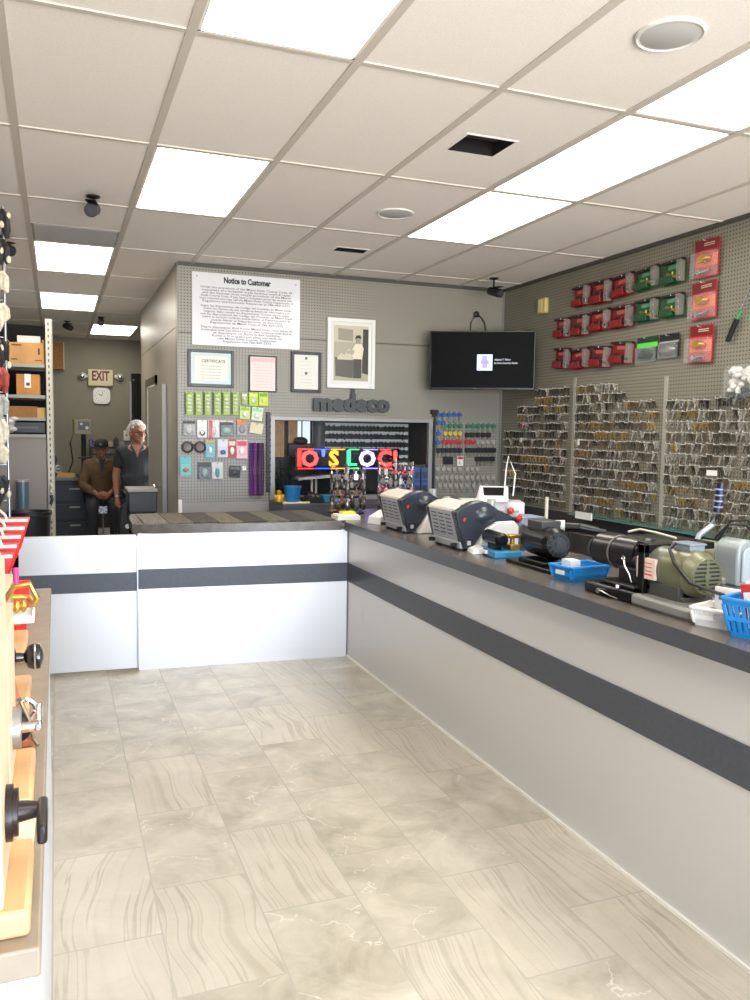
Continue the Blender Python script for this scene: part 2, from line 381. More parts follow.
# ================================================================ COUNTERS
fA, fB = (.462, 5.236), (1.806, 5.133)          # front line of the back counter
Z1, Z0, TOP, UND = .639, .515, .92, .862
def ln(p, q, x): return p[1]+(q[1]-p[1])*(x-p[0])/(q[0]-p[0])
t = thing('back_counter', 'white fronted service counter across the shop, with dark stripe', 'counter', (1.1, 5.2, 0))
B().prism([fA, (1.8, 5.1335), (1.8, 5.85), (.49, 5.85)], 0, UND, 'XY').done('body', white_metal, t, world=True)
B().prism([(fA[0], fA[1]-.006), (1.8, 5.1275), (1.8, 5.134), (fA[0], fA[1])], Z0, Z1, 'XY').done('stripe', slate, t, world=True)
t['label'] = 'white fronted service counter across the shop, with dark stripe'
t = thing('right_counter', 'long white fronted counter running along the right side', 'counter', (2.1, 2.5, 0))
B().box(1.806, 2.55, -.9, 5.9, 0, UND).done('body', white_metal, t, world=True)
B().box(1.8, 1.8055, -.9, 5.13, Z0, Z1).done('stripe', slate, t, world=True)
B().box(1.797, 1.8055, -.9, 5.13, 0, .012).done('floor_bead', M('caulk', (225, 220, 208), .5), t, world=True)
for y in (3.55, 1.35): pass
B().box(1.8035, 1.8055, 4.83, 4.88, .30, .37).done('outlet_cover', white_metal, t, world=True, bev=.001)
o = B().prism([(.43, 5.26), (.56, 5.20), (1.755, 5.11), (1.755, 5.9), (.47, 5.9), (.44, 5.66)], UND, TOP, 'XY').done('worktop', slate_top, base=True, bev=.003)
tag(o, 'dark grey worktop of the back counter, under the carpet samples', 'worktop')
mslot = [slate_top, slate]
wt = B().prism([(1.76, -.9), (1.76, 5.08), (1.9, 5.32), (1.9, 5.9), (3.2, 5.9), (3.2, 4.85), (2.72, 4.6), (2.72, -.9)], UND, TOP, 'XY').done('worktop', mslot, base=True)
for p in wt.data.polygons:
    if abs(p.normal.z) < .5: p.material_index = 1
tag(wt, 'long dark grey worktop of the right counter, under the key machines', 'worktop')
# lip strip of back worktop
# gate
t = thing('counter_gate', 'white swing gate panel with dark stripe, left of the back counter', 'gate', (.2, 5.25, .02))
B().prism([(-.22, 5.262), (.452, 5.214), (.455, 5.245), (-.22, 5.292)], .022, .858, 'XY').done('panel', white_metal, t, world=True, bev=.002)
B().prism([(-.22, 5.256), (.45, 5.2085), (.45, 5.214), (-.22, 5.262)], Z0-.005, Z1-.012, 'XY').done('stripe', slate, t, world=True)
B().box(.4515, .4575, 5.19, 5.21, .03, .85).done('edge_trim', steel, t, world=True)
# carpet samples
mc = [(112, 106, 94), (98, 90, 78), (72, 68, 63), (106, 98, 84), (64, 61, 58), (96, 94, 80), (62, 60, 58), (80, 78, 72)]
mn = ['pale grey', 'tan brown', 'grey brown', 'dark brown', 'sand coloured', 'charcoal', 'mid grey', 'dark grey']
xx = .5
for k in range(8):
    w = .148; x0 = xx+k*.154; y0 = ln((.56, 5.2), (1.755, 5.11), x0)+.02
    o = B().box(x0, x0+w, y0+.01, 5.84, TOP, TOP+.007).done('carpet_sample', M('carpet%d' % k, mc[k], .95, noise=.28, nscale=90), base=True)
    where = ['first from the gate end', 'second from the gate end', 'third from the gate end', 'fourth from the gate end', 'fourth from the corner with the right counter', 'third from the corner with the right counter', 'second from the corner', 'beside the right counter'][k]
    tag(o, '%s carpet sample on back counter, %s' % (mn[k], where), 'carpet sample', 'carpet samples on the back counter')

# back ledge under the framed glass
o = thing('wall_ledge', 'low dark ledge below the framed glass on the back wall', 'shelf', (2.4, 6.7, 0))
B().box(1.72, 3.95, 6.5, 6.97, .79, .905).done('top', slate, o, world=True, bev=.004)
B().box(1.74, 3.93, 6.56, 6.97, 0, .79).done('cabinet', M('ledge_grey', (120, 119, 116), .5), o, world=True)

# ================================================================ BACK WALL
paper = M('paper', (232, 230, 226), .5); ink = M('ink', (28, 28, 32), .6); inkb = M('ink_grey', (95, 95, 98), .6)
def wrect(px0, py0, px1, py1, Y=YB):
    a, b = at(px0, (py0+py1)/2, Y=Y), at(px1, (py0+py1)/2, Y=Y); c, d = at((px0+px1)/2, py0, Y=Y), at((px0+px1)/2, py1, Y=Y)
    return a.x, b.x, d.z, c.z
# framed glass
t = thing('display_frame', 'long aluminium framed glass on the back wall under the dark lettering', 'display case', ((GX0+GX1)/2, YB, GZ0))
fr = M('frame_aluminium', (150, 150, 146), .4, .3); f = B()
f.box(GX0-.04, GX0+.0, YB-.03, YB-.001, GZ0-.03, GZ1+.03).box(GX1, GX1+.06, YB-.03, YB-.001, GZ0-.03, GZ1+.03).box(GX0, GX1, YB-.03, YB-.001, GZ1, GZ1+.03).box(GX0, GX1, YB-.03, YB-.001, GZ0-.04, GZ0)
f.done('frame', fr, t, world=True)
B().box(GX0, GX0+.005, YB, YB+.42, GZ0, GZ1).box(GX1-.005, GX1, YB, YB+.42, GZ0, GZ1).box(GX0, GX1, YB, YB+.42, GZ1, GZ1+.005).box(GX0, GX1, YB, YB+.42, GZ0-.005, GZ0).box(GX0, GX1, YB+.415, YB+.42, GZ0, GZ1).done('cabinet', M('case_dark', (62, 62, 62), .6), t, world=True)
gl = M('case_glass', (14, 15, 16), .05, alpha=.10)
B().box(GX0, GX1, YB+.002, YB+.006, GZ0, GZ1).done('glass', gl, t, world=True)
# inside: curtains, glow of a reflected window, key rails, table
cur = M('curtain', (205, 160, 118), .8, noise=.12, nscale=12)
for k, (a, b) in enumerate(((273, 284), (288, 297))):
    x0, x1, z0, z1 = wrect(a, 420, b, 457, YB+.36); f = B(); n = 5
    for q in range(n): f.cyl((x0+(q+.5)*(x1-x0)/n, YB+.36, z0), (x0+(q+.5)*(x1-x0)/n, YB+.36, z1), (x1-x0)/n*.62, n=10)
    tag(f.done('curtain', cur, base=True), ['pleated beige curtain at far left behind the framed glass', 'narrower beige curtain behind the framed glass, next to bright strip'][k], 'curtain', 'curtains behind the glass')
x0, x1, z0, z1 = wrect(296, 420, 310, 452, YB+.4)
t = thing('window_reflection', 'glowing strip for a reflected window behind the framed glass, right of the curtains', 'window', ((x0+x1)/2, YB+.4, z0))
B().box(x0, x1, YB+.4, YB+.405, z0, z1).done('pane', M('reflected_window_glow', (205, 218, 228), .5, emit=.8), t, world=True)  # emissive pane stands in for a lit window reflected in the glass
B().box(x0+.05, x0+.06, YB+.39, YB+.4, z0, z1).box(x0, x0+.012, YB+.39, YB+.4, z0, z1).done('mullion', darkp, t, world=True)
x0, x1, z0, z1 = wrect(311, 418, 323, 452, YB+.38)
tag(B().lathe([(.05, 0), (.06, .02), (.06, z1-z0-.04), (.05, z1-z0-.02)], ((x0+x1)/2, YB+.33, z0)).done('vent_pipe', M('pipe_grey', (88, 90, 92), .4), base=True), 'grey upright pipe behind the framed glass above the coloured letters', 'pipe')
def keymesh(name, mats, n=1, head='round', L=.052, w=.024, fan=.0, hook=True):
    """a bunch of flat key blanks hanging head-up from a peg; faces -Y"""
    f = B()
    for k in range(n):
        y = -.012-.007*k; a = (random.random()-.5)*(.25+fan); R = Matrix.Translation(((random.random()-.5)*fan*.03, y, -.004)) @ Matrix.Rotation(a, 4, 'Y') @ Matrix.Rotation((random.random()-.5)*fan, 4, 'Z')
        pts = []
        if head == 'round':
            for q in range(10):
                an = PI/2+2*PI*(q+.5)/10; pts.append((math.cos(an)*w/2, -w/2+math.sin(an)*w/2))
            hp = pts
        elif head == 'square': hp = [(-w/2, 0), (-w/2, -w*.9), (-w*.2, -w*1.1), (w*.2, -w*1.1), (w/2, -w*.9), (w/2, 0)]
        else: hp = [(-w*.3, 0), (-w*.55, -w*.35), (-w*.3, -w*.95), (w*.3, -w*.95), (w*.55, -w*.35), (w*.3, 0)]
        g = B(); g.prism(hp, -.0012, .0012, 'XZ', 0 if len(mats) < 3 else 2)
        tp = [(-.004, -w*.8), (.004, -w*.8), (.004, -L+.012), (.0015, -L+.006), (.003, -L+.003), (0, -L), (-.004, -L+.006)]
        g.prism(tp, -.001, .001, 'XZ', 0)
        for v in g.b.verts: v.co = R @ v.co
        mp = {v: f.b.verts.new(v.co) for v in g.b.verts}
        for fa in g.b.faces: nf = f.b.faces.new([mp[v] for v in fa.verts]); nf.material_index = fa.material_index
        g.b.free()
    if hook:
        f.cyl((0, 0, 0), (0, -.012-.007*n-.008, 0), .0018, n=6, mi=1).sph((0, -.02-.007*n, .003), .005, mi=1, n=6)
    return f.done(name, mats)
kd = M('key_dark', (22, 22, 22), .4); hookm = M('hook_wire', (196, 194, 186), .4, 0)
pz = keymesh('dark_key', [kd, hookm], 2, 'round', .06, .03)
first = True
for r in range(6):
    Z = 1.575-r*.075; x0 = 2.25 if r < 2 else 2.3
    o = B().box(x0, GX1-.02, YB+.405, YB+.41, Z-.012, Z+.018).done('key_rail', M('rail_pale', (240, 240, 236), .5), base=True)
    tag(o, 'pale key rail behind the framed glass, row %s' % ['at the very top', 'second from the top', 'third from top', 'just above the coloured letters', 'level with the coloured letters', 'lowest, behind the coloured letters'][r], 'rail', 'pale key rails behind the glass')
    for k in range(24):
        X = x0+.03+k*.0375+random.uniform(-.008, .008)
        if X > GX1-.04 or random.random() < .06: continue
        lb = 'dark key hanging behind the framed glass, on the %s rail' % ['topmost', 'second', 'third', 'fourth', 'fifth', 'lowest'][r]
        if first: o = pz; o.location = (X, YB+.405, Z); tag(o, lb, 'key', 'dark keys behind the glass'); first = False
        else:
            o = copy_tree(pz, (X, YB+.405, Z), label=lb, group='dark keys behind the glass'); s_ = random.uniform(.8, 1.1); o.scale = (s_, 1, s_)
# white table in the glass
t = thing('white_table', 'white topped table with pale legs behind the framed glass', 'table', (2.25, YB+.25, GZ0))
B().hexa([(2.02, YB+.12, 1.07), (2.42, YB+.12, 1.10), (2.42, YB+.36, 1.10), (2.02, YB+.36, 1.07), (2.02, YB+.12, 1.095), (2.42, YB+.12, 1.125), (2.42, YB+.36, 1.125), (2.02, YB+.36, 1.095)]).done('tabletop', M('table_white', (206, 206, 202), .5), t, world=True)
for x in (2.16, 2.20, 2.40): B().box(x, x+.02, YB+.2, YB+.22, GZ0, 1.075).done('leg', M('table_white', (206, 206, 202)), t, world=True)
# LED letters
SEG = [('I', 300, (255, 40, 30)), ('O', 310.5, (255, 60, 60)), ("'", 324, (60, 90, 255)), ('S', 334.5, (255, 140, 30)), ('L', 352, (40, 230, 110)), ('O', 368, (190, 170, 255)), ('C', 385.5, (255, 50, 50)), ('!', 396, (255, 60, 50))]
t = thing('lit_sign', "lit multicoloured letters reading IO'S LOC! behind the framed glass", 'sign', (2.4, YB+.1, 1.22))
xa, xb, za, zb = wrect(296, 449.5, 400, 468.5, YB+.09)
B().box(xa, xb, YB+.11, YB+.12, za-.01, zb+.012).done('backing', blackg, t, world=True)
for ch, px, c in SEG:
    p = at(px, 459.5, Y=YB+.08); nm = {'!': 'exclamation_mark', "'": 'apostrophe'}.get(ch, 'letter_'+ch.lower())
    o = text(ch, .20, (p.x, YB+.1, p.z), FACE_Y, M('led_%d_%d_%d' % c, c, .5, emit=3.2), nm, t, .006, bold=.006)
for k, (a, b, c) in enumerate(((298, 314, (255, 40, 30)), (315, 330, (40, 70, 255)), (331, 345, (255, 140, 30)), (349, 359, (40, 230, 110)), (363, 378, (120, 110, 230)), (380, 391, (255, 50, 50)))):
    for z in (za+.0, zb): 
        q0, q1 = at(a, 459, Y=YB+.1).x, at(b, 459, Y=YB+.1).x
        B().box(q0, q1, YB+.1, YB+.108, z-.004, z+.004).done('light_tube', M('tube_%d' % k, c, .5, emit=3), t, world=True)
# small dark clutter behind the glass
t = thing('dark_machine', 'dark bulky machine silhouette behind the framed glass, under the pipe', 'machine', (2.1, YB+.3, GZ0))
B().box(1.98, 2.28, YB+.32, YB+.40, 1.28, 1.40).sph((2.1, YB+.34, 1.42), (.07, .05, .04)).done('body', black, t, world=True, bev=.01)
B().box(2.0, 2.02, YB+.34, YB+.36, GZ0, 1.28).box(2.25, 2.27, YB+.34, YB+.36, GZ0, 1.28).done('stand', black, t, world=True)
t = thing('potted_twigs', 'dark twiggy plant silhouette behind the glass above blue bucket', 'plant', (1.86, YB+.2, GZ0))
f = B()
for k in range(16):
    a = random.uniform(0, 2*PI); f.ring([(1.88, YB+.2, GZ0), (1.88+.05*math.cos(a), YB+.2+.03*math.sin(a), 1.06), (1.88+.1*math.cos(a), YB+.2+.05*math.sin(a), random.uniform(1.1, 1.27))], .004, 5)
    for q in range(3): f.sph((1.88+.1*math.cos(a)*(.6+.2*q), YB+.2+.05*math.sin(a), 1.08+.05*q), (.014, .008, .01), n=6)
f.done('twigs', M('leaf_dark', (30, 36, 30), .7), t, world=True)
B().lathe([(.04, 0), (.05, .06), (.045, .06), (.0, .05)], (1.88, YB+.2, GZ0)).done('pot', black, t, world=True)

# dark block letters on the wall
x0, x1, z0, z1 = wrect(312, 397, 388, 414)
t = thing('wall_lettering', 'dark grey block letters mounted above the framed glass', 'sign', ((x0+x1)/2, YB-.01, z0))
o = text('medeco', .205, ((x0+x1)/2, YB-.035, (z0+z1)/2+.015), FACE_Y, M('letter_grey', (58, 60, 64), .45), 'letters', t, .016, bold=.011, space=.98)
w = max(v.co.x for v in o.data.vertices)-min(v.co.x for v in o.data.vertices)
o.data.transform(Matrix.Diagonal(((x1-x0)/w, 1, 1, 1)))
B().box(2.46, 2.5, YB-.012, YB-.001, z1-.03, z1+.12).done('mounting_strip', M('letter_grey2', (50, 52, 56), .5), t, world=True)

# the customer notice
x0, x1, z0, z1 = 1.067, 2.012, 0, 0
zt0, zt1 = at(192, 270, Y=YB-.02).z, at(300, 281, Y=YB-.02).z; zb0, zb1 = at(192, 345, Y=YB-.02).z, at(300, 349.5, Y=YB-.02).z
x0, x1 = at(192, 308, Y=YB-.02).x, at(300, 315, Y=YB-.02).x
zt, zb = (zt0+zt1)/2, (zb0+zb1)/2
t = thing('notice_board', 'large white customer notice in three paragraphs on the pegboard', 'sign', ((x0+x1)/2, YB-.01, zb))
B().box(x0, x1, YB-.02, YB-.001, zb, zt).done('panel', M('sign_white', (224, 225, 230), .22, coat=.3), t, world=True, bev=.002)
cx = (x0+x1)/2; Hn = zt-zb
text('Notice to Customer', .066, (cx, YB-.0205, zt-.055), FACE_Y, ink, 'heading', t, .0008, bold=.003, sx=.72)
P1 = ['Under the provisions of the Miami Dade County Code, all', 'customers of a locksmith trade business work & repair', 'and the business must comply provisions of the Miami', 'Dade County Code. If you have a complaint about the service you', 'have received you may call the Miami Dade County Department of', 'Regulatory and Economic Resources at 786-469-2333.']
P2 = ['Segun las disposiciones del Codigo del Condado de Miami Dade,', 'todos los clientes de una cerrajeria deben ser informados y el', 'negocio debe cumplir las disposiciones. Si tiene alguna queja', 'con las disposiciones del Codigo del Condado de Miami Dade', 'sobre el servicio recibido puede llamar al Departamento de', 'puede llamar al Departamento de Recursos', 'Regulatorios de Miami Dade al 786-469-2333']
P3 = ['Dapre dispozisyon Kod Konte Miami Dade, tout kliyan ki', 'kontrakte avek yon biznis serirye dwe konfome avek kod la', 'ak dispozisyon yo. Biznis la dwe konfome.', 'Konte a. Si w ta gen yon plent sou sevis ou', 'rele Miami Dade County, Depatman', 'Regulasyon nan 786-469-2333']
pitch = (Hn-.118-.012)/20.6; zz = zt-.118
for q, P in enumerate((P1, P2, P3)):
    for i, l in enumerate(P):
        text(l, .0245, (cx, YB-.0205, zz), FACE_Y, ink, 'text_line', t, .0006, bold=.0001, sx=min(1.4, (x1-x0-.06)/(len(l)*.0116))); zz -= pitch
    zz -= pitch*.7
B().cyl((x0+.04, YB-.025, zt-.035), (x0+.04, YB-.019, zt-.035), .007).cyl((x1-.04, YB-.025, zt-.045), (x1-.04, YB-.019, zt-.045), .007).done('screw', steel, t, world=True)

# framed papers
def frame(box, label, fm, mat_w, fw_, paperm, cat='picture frame'):
    x0, x1, z0, z1 = wrect(*box); t = thing('picture_frame', label, cat, ((x0+x1)/2, YB-.01, z0), 0, 'frames on the back wall')
    f = B(); y0, y1 = YB-.03, YB-.001
    f.box(x0, x0+fw_, y0, y1, z0, z1).box(x1-fw_, x1, y0, y1, z0, z1).box(x0+fw_, x1-fw_, y0, y1, z0, z0+fw_).box(x0+fw_, x1-fw_, y0, y1, z1-fw_, z1)
    f.done('frame', fm, t, world=True, bev=.003)
    B().box(x0+fw_, x1-fw_, YB-.016, YB-.001, z0+fw_, z1-fw_).done('sheet', paperm, t, world=True)
    return t, x0+fw_, x1-fw_, z0+fw_, z1-fw_
fb = M('frame_black', (30, 31, 33), .35)
t, a, b, c, d = frame((187.5, 350, 233.5, 387), 'wide dark framed certificate, leftmost on the pegboard', M('frame_slate', (48, 56, 64), .35), 0, .024, M('cert_blue', (196, 210, 208), .3))
B().box(a+.035, b-.03, YB-.018, YB-.016, c+.03, d-.03).done('certificate', M('cert_cream', (226, 228, 212), .4), t, world=True)
text('CERTIFICATE', .034, ((a+b)/2+.02, YB-.0182, d-.07), FACE_Y, ink, 'heading', t, .0004, bold=.0006)
for k in range(5): text('this is to certify the training', .014, ((a+b)/2, YB-.0182, d-.11-k*.025), FACE_Y, inkb, 'text_line', t, .0003)
t, a, b, c, d = frame((248.5, 356, 276, 392), 'thin black framed pinkish document, between the other two documents', fb, 0, .009, M('pink_paper', (226, 214, 210), .4))
B().box(a+.01, b-.01, YB-.0175, YB-.016, d-.045, d-.01).done('heading_band', M('pink_band', (222, 190, 190), .5), t, world=True)
for k in range(9): text('licence issued to the holder named', .0115, ((a+b)/2, YB-.0165, d-.065-k*.024), FACE_Y, M('ink_pink', (190, 165, 165), .6), 'text_line', t, .0003)
t, a, b, c, d = frame((290.5, 352, 320.5, 392.5), 'thick black framed white document with small round seals', fb, 0, .026, M('white_doc', (222, 222, 214), .4))
B().cyl((((a+b)/2), YB-.0175, d-.03), (((a+b)/2), YB-.016, d-.03), .012).cyl(((a+b)/2, YB-.0175, (c+d)/2-.01), ((a+b)/2, YB-.016, (c+d)/2-.01), .013).done('seal', inkb, t, world=True)
for k in range(7): text('State of Florida licence', .011, ((a+b)/2, YB-.0165, d-.06-k*.03), FACE_Y, M('ink_pale', (170, 170, 165), .6), 'text_line', t, .0003)
# photograph of a man at a counter, sepia
t, a, b, c, d = frame((326.5, 319, 374, 388.5), 'white framed black and white photograph of a man at a counter', M('frame_white', (232, 232, 230), .35), 0, .032, M('mount_white', (222, 222, 218), .5))
a += .03; b -= .03; c += .035; d -= .03
def ph(v): return (int(v*1.0), int(v*.97), int(v*.86))
B().box(a, b, YB-.018, YB-.016, c, d).done('print', M('sepia_mid', ph(172), .35), t, world=True)
def flat(name, pts, v, lay):
    B().prism([(a+(b-a)*u, c+(d-c)*w) for u, w in pts], YB-.018-lay*.0006, YB-.0175, 'XZ').done(name, M('sepia_%d' % v, ph(v), .4), t, world=True)
flat('photo_wall', [(.0, .7), (1, .7), (1, 1), (0, 1)], 196, 1); flat('photo_window', [(.12, .74), (.55, .72), (.55, .93), (.12, .95)], 150, 2)
flat('photo_door', [(.82, .15), (1, .12), (1, .95), (.84, .95)], 52, 2); flat('photo_counter', [(.05, .08), (.55, .05), (.58, .38), (.03, .42)], 88, 2)
flat('photo_machine', [(.1, .42), (.2, .5), (.3, .46), (.42, .58), (.5, .55), (.52, .38), (.1, .38)], 205, 3)
flat('photo_trousers', [(.56, .05), (.8, .05), (.8, .42), (.58, .42)], 64, 3); flat('photo_shirt', [(.54, .4), (.82, .4), (.86, .6), (.8, .68), (.62, .68), (.52, .55)], 225, 4)
flat('photo_arm', [(.36, .5), (.56, .48), (.6, .56), (.4, .55)], 170, 5)
flat('photo_face', [(.62, .68), (.76, .68), (.78, .76), (.72, .8), (.63, .79)], 150, 5); flat('photo_hair', [(.6, .76), (.64, .83), (.76, .84), (.8, .76), (.76, .78), (.66, .78)], 30, 6)

# ---------------------------------------------------------------- packages on the left pegboard
WHERE = 'left pegboard panel'
def pack(box, label, cm, contents=None, cat='package', name='blister_pack', group='packages on the left pegboard', tilt=0, depth=.03, wall='B', X=None, band=None):
    px0, py0, px1, py1 = box
    if wall == 'B':
        q = at((px0+px1)/2, (py0+py1)/2, Y=YB-.03); x0, x1, z0, z1 = wrect(px0, py0, px1, py1, YB-.03); w, h = x1-x0, z1-z0; rz = 0
    else:
        q = at((px0+px1)/2, (py0+py1)/2, X=XR-.05); a = at(px0, (py0+py1)/2, X=XR-.05); b = at(px1, (py0+py1)/2, X=XR-.05)
        c = at((px0+px1)/2, py0, X=XR-.05); d = at((px0+px1)/2, py1, X=XR-.05); w, h = a.y-b.y, c.z-d.z; rz = -PI/2
    loc = (q.x, YB, q.z) if wall == 'B' else (XR, q.y, q.z)
    t = thing(name, label, cat, loc, rz, group)
    R = Matrix.Translation((0, -.022, 0)) @ Matrix.Rotation(tilt, 4, 'Y')
    B().box(-w/2, w/2, -.002, .0, -h/2, h/2).rot(R).done('card', cm, t, bev=.0)
    B().cyl((0, 0, h/2-.012), (0, -.055, h/2-.012), .0025, n=8).cyl((0, -.055, h/2-.012), (0, -.058, h/2-.004), .003, n=8).done('hook', steel, t)
    if band is not None: B().box(-w/2, w/2, -.0032, -.002, h*band[1], h*band[2]).rot(R).done('print_band', band[0], t)
    if contents is not None: contents(w, h, R, t, depth)
    return t
def c_keys(w, h, R, t, depth):        # strip of key covers
    f = B()
    for k in range(5):
        z = h/2-.035-k*(h-.04)/5; f.sph((.004, -.009, z), (w*.3, .008, h*.055), 0, 10).box(-w*.05, w*.3, -.008, -.003, z-h*.06, z-h*.03)
    f.rot(R).done('key_covers', M('pearl', (214, 216, 214), .3), t)
    B().box(-w*.5, -w*.32, -.004, -.002, -h*.48, h*.46).rot(R).done('dark_edge', M('olive', (60, 78, 22), .5), t)
def c_blob(m, sx=.34, sz=.3, z0=-.1):
    def g(w, h, R, t, depth):
        B().sph((0, -depth*.5, h*z0), (w*sx, depth*.5, h*sz), 0, 14).rot(R).done('contents', m, t)
        B().box(-w*.46, w*.46, -depth, -.003, h*z0-h*.36, h*z0+h*.34).rot(R).done('blister', glass, t, bev=.006)
    return g
def c_print(m2, m3):
    def g(w, h, R, t, depth):
        B().box(-w*.42, w*.42, -.004, -.002, h*.18, h*.42).rot(R).done('title_band', m2, t)
        B().sph((0, -.008, -h*.12), (w*.28, .01, h*.22), 0, 12).rot(R).done('contents', m3, t)
    return g
def bx8(x0, y0, x1, y1, ox=170, oy=380, s=7.5): return (ox+x0/s, oy+y0/s, ox+x1/s, oy+y1/s)
nth = ['first', 'second', 'third', 'fourth', 'fifth', 'sixth']
for k, (a, b) in enumerate(((112, 172), (184, 240), (254, 306), (323, 382), (392, 448), (464, 516))):
    pack(bx8(a, 88, b, 262), 'tall lime green strip of key covers, %s from the left corner' % nth[k], lime, c_keys, name='key_cover_strip', group='lime green strips')
pack(bx8(540, 95, 580, 180), 'small lime card right of the tall lime strips', lime, c_print(white, M('pearl', (214, 216, 214))))
pack(bx8(595, 92, 662, 192), 'bright lime card with pale lettering, under the pinkish document', M('lime_bright', (176, 214, 30), .5), c_print(M('lime_pale', (214, 232, 130), .5), M('pearl', (214, 216, 214))))
pack(bx8(670, 92, 738, 192), 'bright yellow green card, rightmost of the lime row', M('lime_yel', (200, 226, 40), .5), c_print(M('lime_deep', (120, 170, 30), .5), M('lime_pale', (214, 232, 130))))
pack(bx8(525, 200, 600, 292), 'lime and white card below the lime row, left one of two', M('lime_w', (196, 220, 130), .5), c_print(lime, white), tilt=.04)
pack(bx8(615, 205, 697, 305), 'pale green plastic bag, tilted, below the lime row', M('mint', (206, 224, 190), .4), c_print(M('mint2', (160, 205, 150), .4), white), tilt=.12)
pack(bx8(100, 305, 190, 418), 'grey padlock in a black topped clamshell pack', M('pk_grey', (150, 148, 144), .4), c_blob(M('lock_grey', (186, 182, 176), .3)), band=(black, .3, .48))
pack(bx8(205, 300, 278, 430), 'white blister pack holding a round chrome lock', white, c_blob(chrome, .3, .16, -.25))
pack(bx8(288, 300, 372, 430), 'red and white lock pack in the third row of packages', M('pk_white', (224, 222, 216), .4), c_blob(M('pk_pale', (206, 214, 196), .4), .2, .3, -.1), band=None)
B().box(-.04, -.012, -.03, -.024, -.08, .07).done('red_panel', red, bpy.data.objects[[o.name for o in bpy.data.objects if o.get('label', '').startswith('red and white lock pack')][0]])
pack(bx8(375, 300, 476, 420), 'black pack with beige edge and pale lock, third row', black, c_blob(M('pk_teal', (150, 180, 176), .4), .3, .2, -.15), band=(cream, .36, .48))
pack(bx8(505, 298, 575, 412), 'orange topped grey blister pack in the third row', M('pk_gy', (176, 178, 176), .4), c_blob(M('pk_gy2', (130, 134, 136), .4)), band=(M('pk_or', (226, 120, 70), .5), .15, .48))
pack(bx8(602, 322, 698, 402), 'tilted cream paper tag right of the orange topped pack', M('tag_cream', (226, 212, 178), .7), None, cat='tag', name='paper_tag', tilt=.15)
t = thing('goggles', 'pair of dark brown round goggles hanging on the pegboard', 'goggles', tuple(at(193.5, 447, Y=YB))); 
for s_ in (-1, 1): B().lathe([(.045, 0), (.05, .012), (.05, .03), (.036, .036), (.034, .012), (0, .01)], n=20).rot(Matrix.Translation((s_*.052, 0, .0)) @ Matrix.Rotation(PI/2, 4, 'X')).done('lens_cup', M('goggle', (74, 58, 48), .35), t)
B().box(-.012, .012, -.03, -.01, -.008, .01).cyl((0, 0, .02), (0, -.04, .02), .003).done('bridge', black, t)
pack(bx8(265, 445, 335, 585), 'teal pack with orange top and white window', M('pk_teal2', (60, 160, 175), .4), c_blob(M('pk_w', (206, 226, 226), .4), .22, .2, -.1), band=(M('pk_or2', (216, 160, 80), .5), .32, .48))
pack(bx8(358, 445, 436, 578), 'white pack holding a blue dial padlock', M('pk_w2', (214, 214, 220), .4), c_blob(M('dial_blue', (50, 60, 130), .3), .28, .14, -.22))
pack(bx8(438, 448, 496, 582), 'dark red pack left of the pink and white pack', M('pk_red', (176, 44, 52), .4), c_print(M('pk_cream', (226, 206, 190), .4), white))
pack(bx8(500, 448, 582, 588), 'pink and white pack above the black pouch', M('pk_pink', (232, 176, 182), .4), c_print(M('pk_rd', (206, 60, 74), .4), white))
pack(bx8(76, 575, 160, 716), 'turquoise pack with a brown lock, lowest at the left corner', M('pk_turq', (70, 180, 175), .4), c_blob(M('pk_brn', (150, 100, 60), .4), .28, .12, -.2))
pack(bx8(210, 618, 310, 742), 'black and white boxed lock in the lowest row', M('pk_blk', (34, 36, 38), .4), c_blob(M('pk_tl', (120, 165, 165), .4), .26, .28, -.12), name='boxed_lock')
pack(bx8(315, 618, 396, 742), 'white box with teal bottle shape, right of the black one', M('pk_wh', (204, 206, 202), .4), c_blob(M('pk_tl2', (60, 140, 145), .4), .2, .28, -.12), name='boxed_lock')
pack(bx8(446, 645, 530, 730), 'tilted black pouch with grey scroll pattern on pegboard', M('pouch', (40, 40, 42), .5), c_print(M('pouch2', (100, 100, 104), .5), M('pouch3', (70, 70, 74), .5)), name='pouch', tilt=.08)
pack(bx8(544, 645, 572, 678), 'tiny white tag beside the tilted black pouch', white, None, cat='tag', name='paper_tag')
# lanyards
p0 = at(256, 443, Y=YB-.03); p1 = at(256, 495, Y=YB-.03)
lc = [(92, 40, 110), (72, 30, 92), (110, 56, 120), (36, 30, 44), (86, 44, 96), (60, 50, 66)]
for k in range(6):
    x = p0.x-.045+k*.02; f = B(); zz = p0.z+.004
    f.ring([(x-.005, YB-.03-.004*k, zz), (x-.009, YB-.03-.004*k, (zz+p1.z)/2), (x-.006, YB-.03-.004*k, p1.z), (x+.004, YB-.03-.004*k, p1.z-.004), (x+.009, YB-.03-.004*k, (zz+p1.z)/2), (x+.004, YB-.03-.004*k, zz)], .0065, 6)
    o = f.done('lanyard', M('lanyard%d' % k, lc[k], .6, noise=.3, nscale=80), base=True)
    tag(o, '%s lanyard in the hanging bunch, %s' % (['purple', 'deep purple', 'light purple', 'black', 'mauve', 'grey'][k], ['leftmost', 'second from left', 'third from left', 'third from right', 'second from right', 'rightmost'][k]), 'lanyard', 'bunch of lanyards on the pegboard')
tag(B().cyl((p0.x-.06, YB-.01, p0.z+.005), (p0.x+.07, YB-.01, p0.z+.005), .004).cyl((p0.x, YB, p0.z+.005), (p0.x, YB-.07, p0.z+.005), .004).done('lanyard_hook', steel, base=True), 'steel hook bar carrying the bunch of lanyards', 'hook')
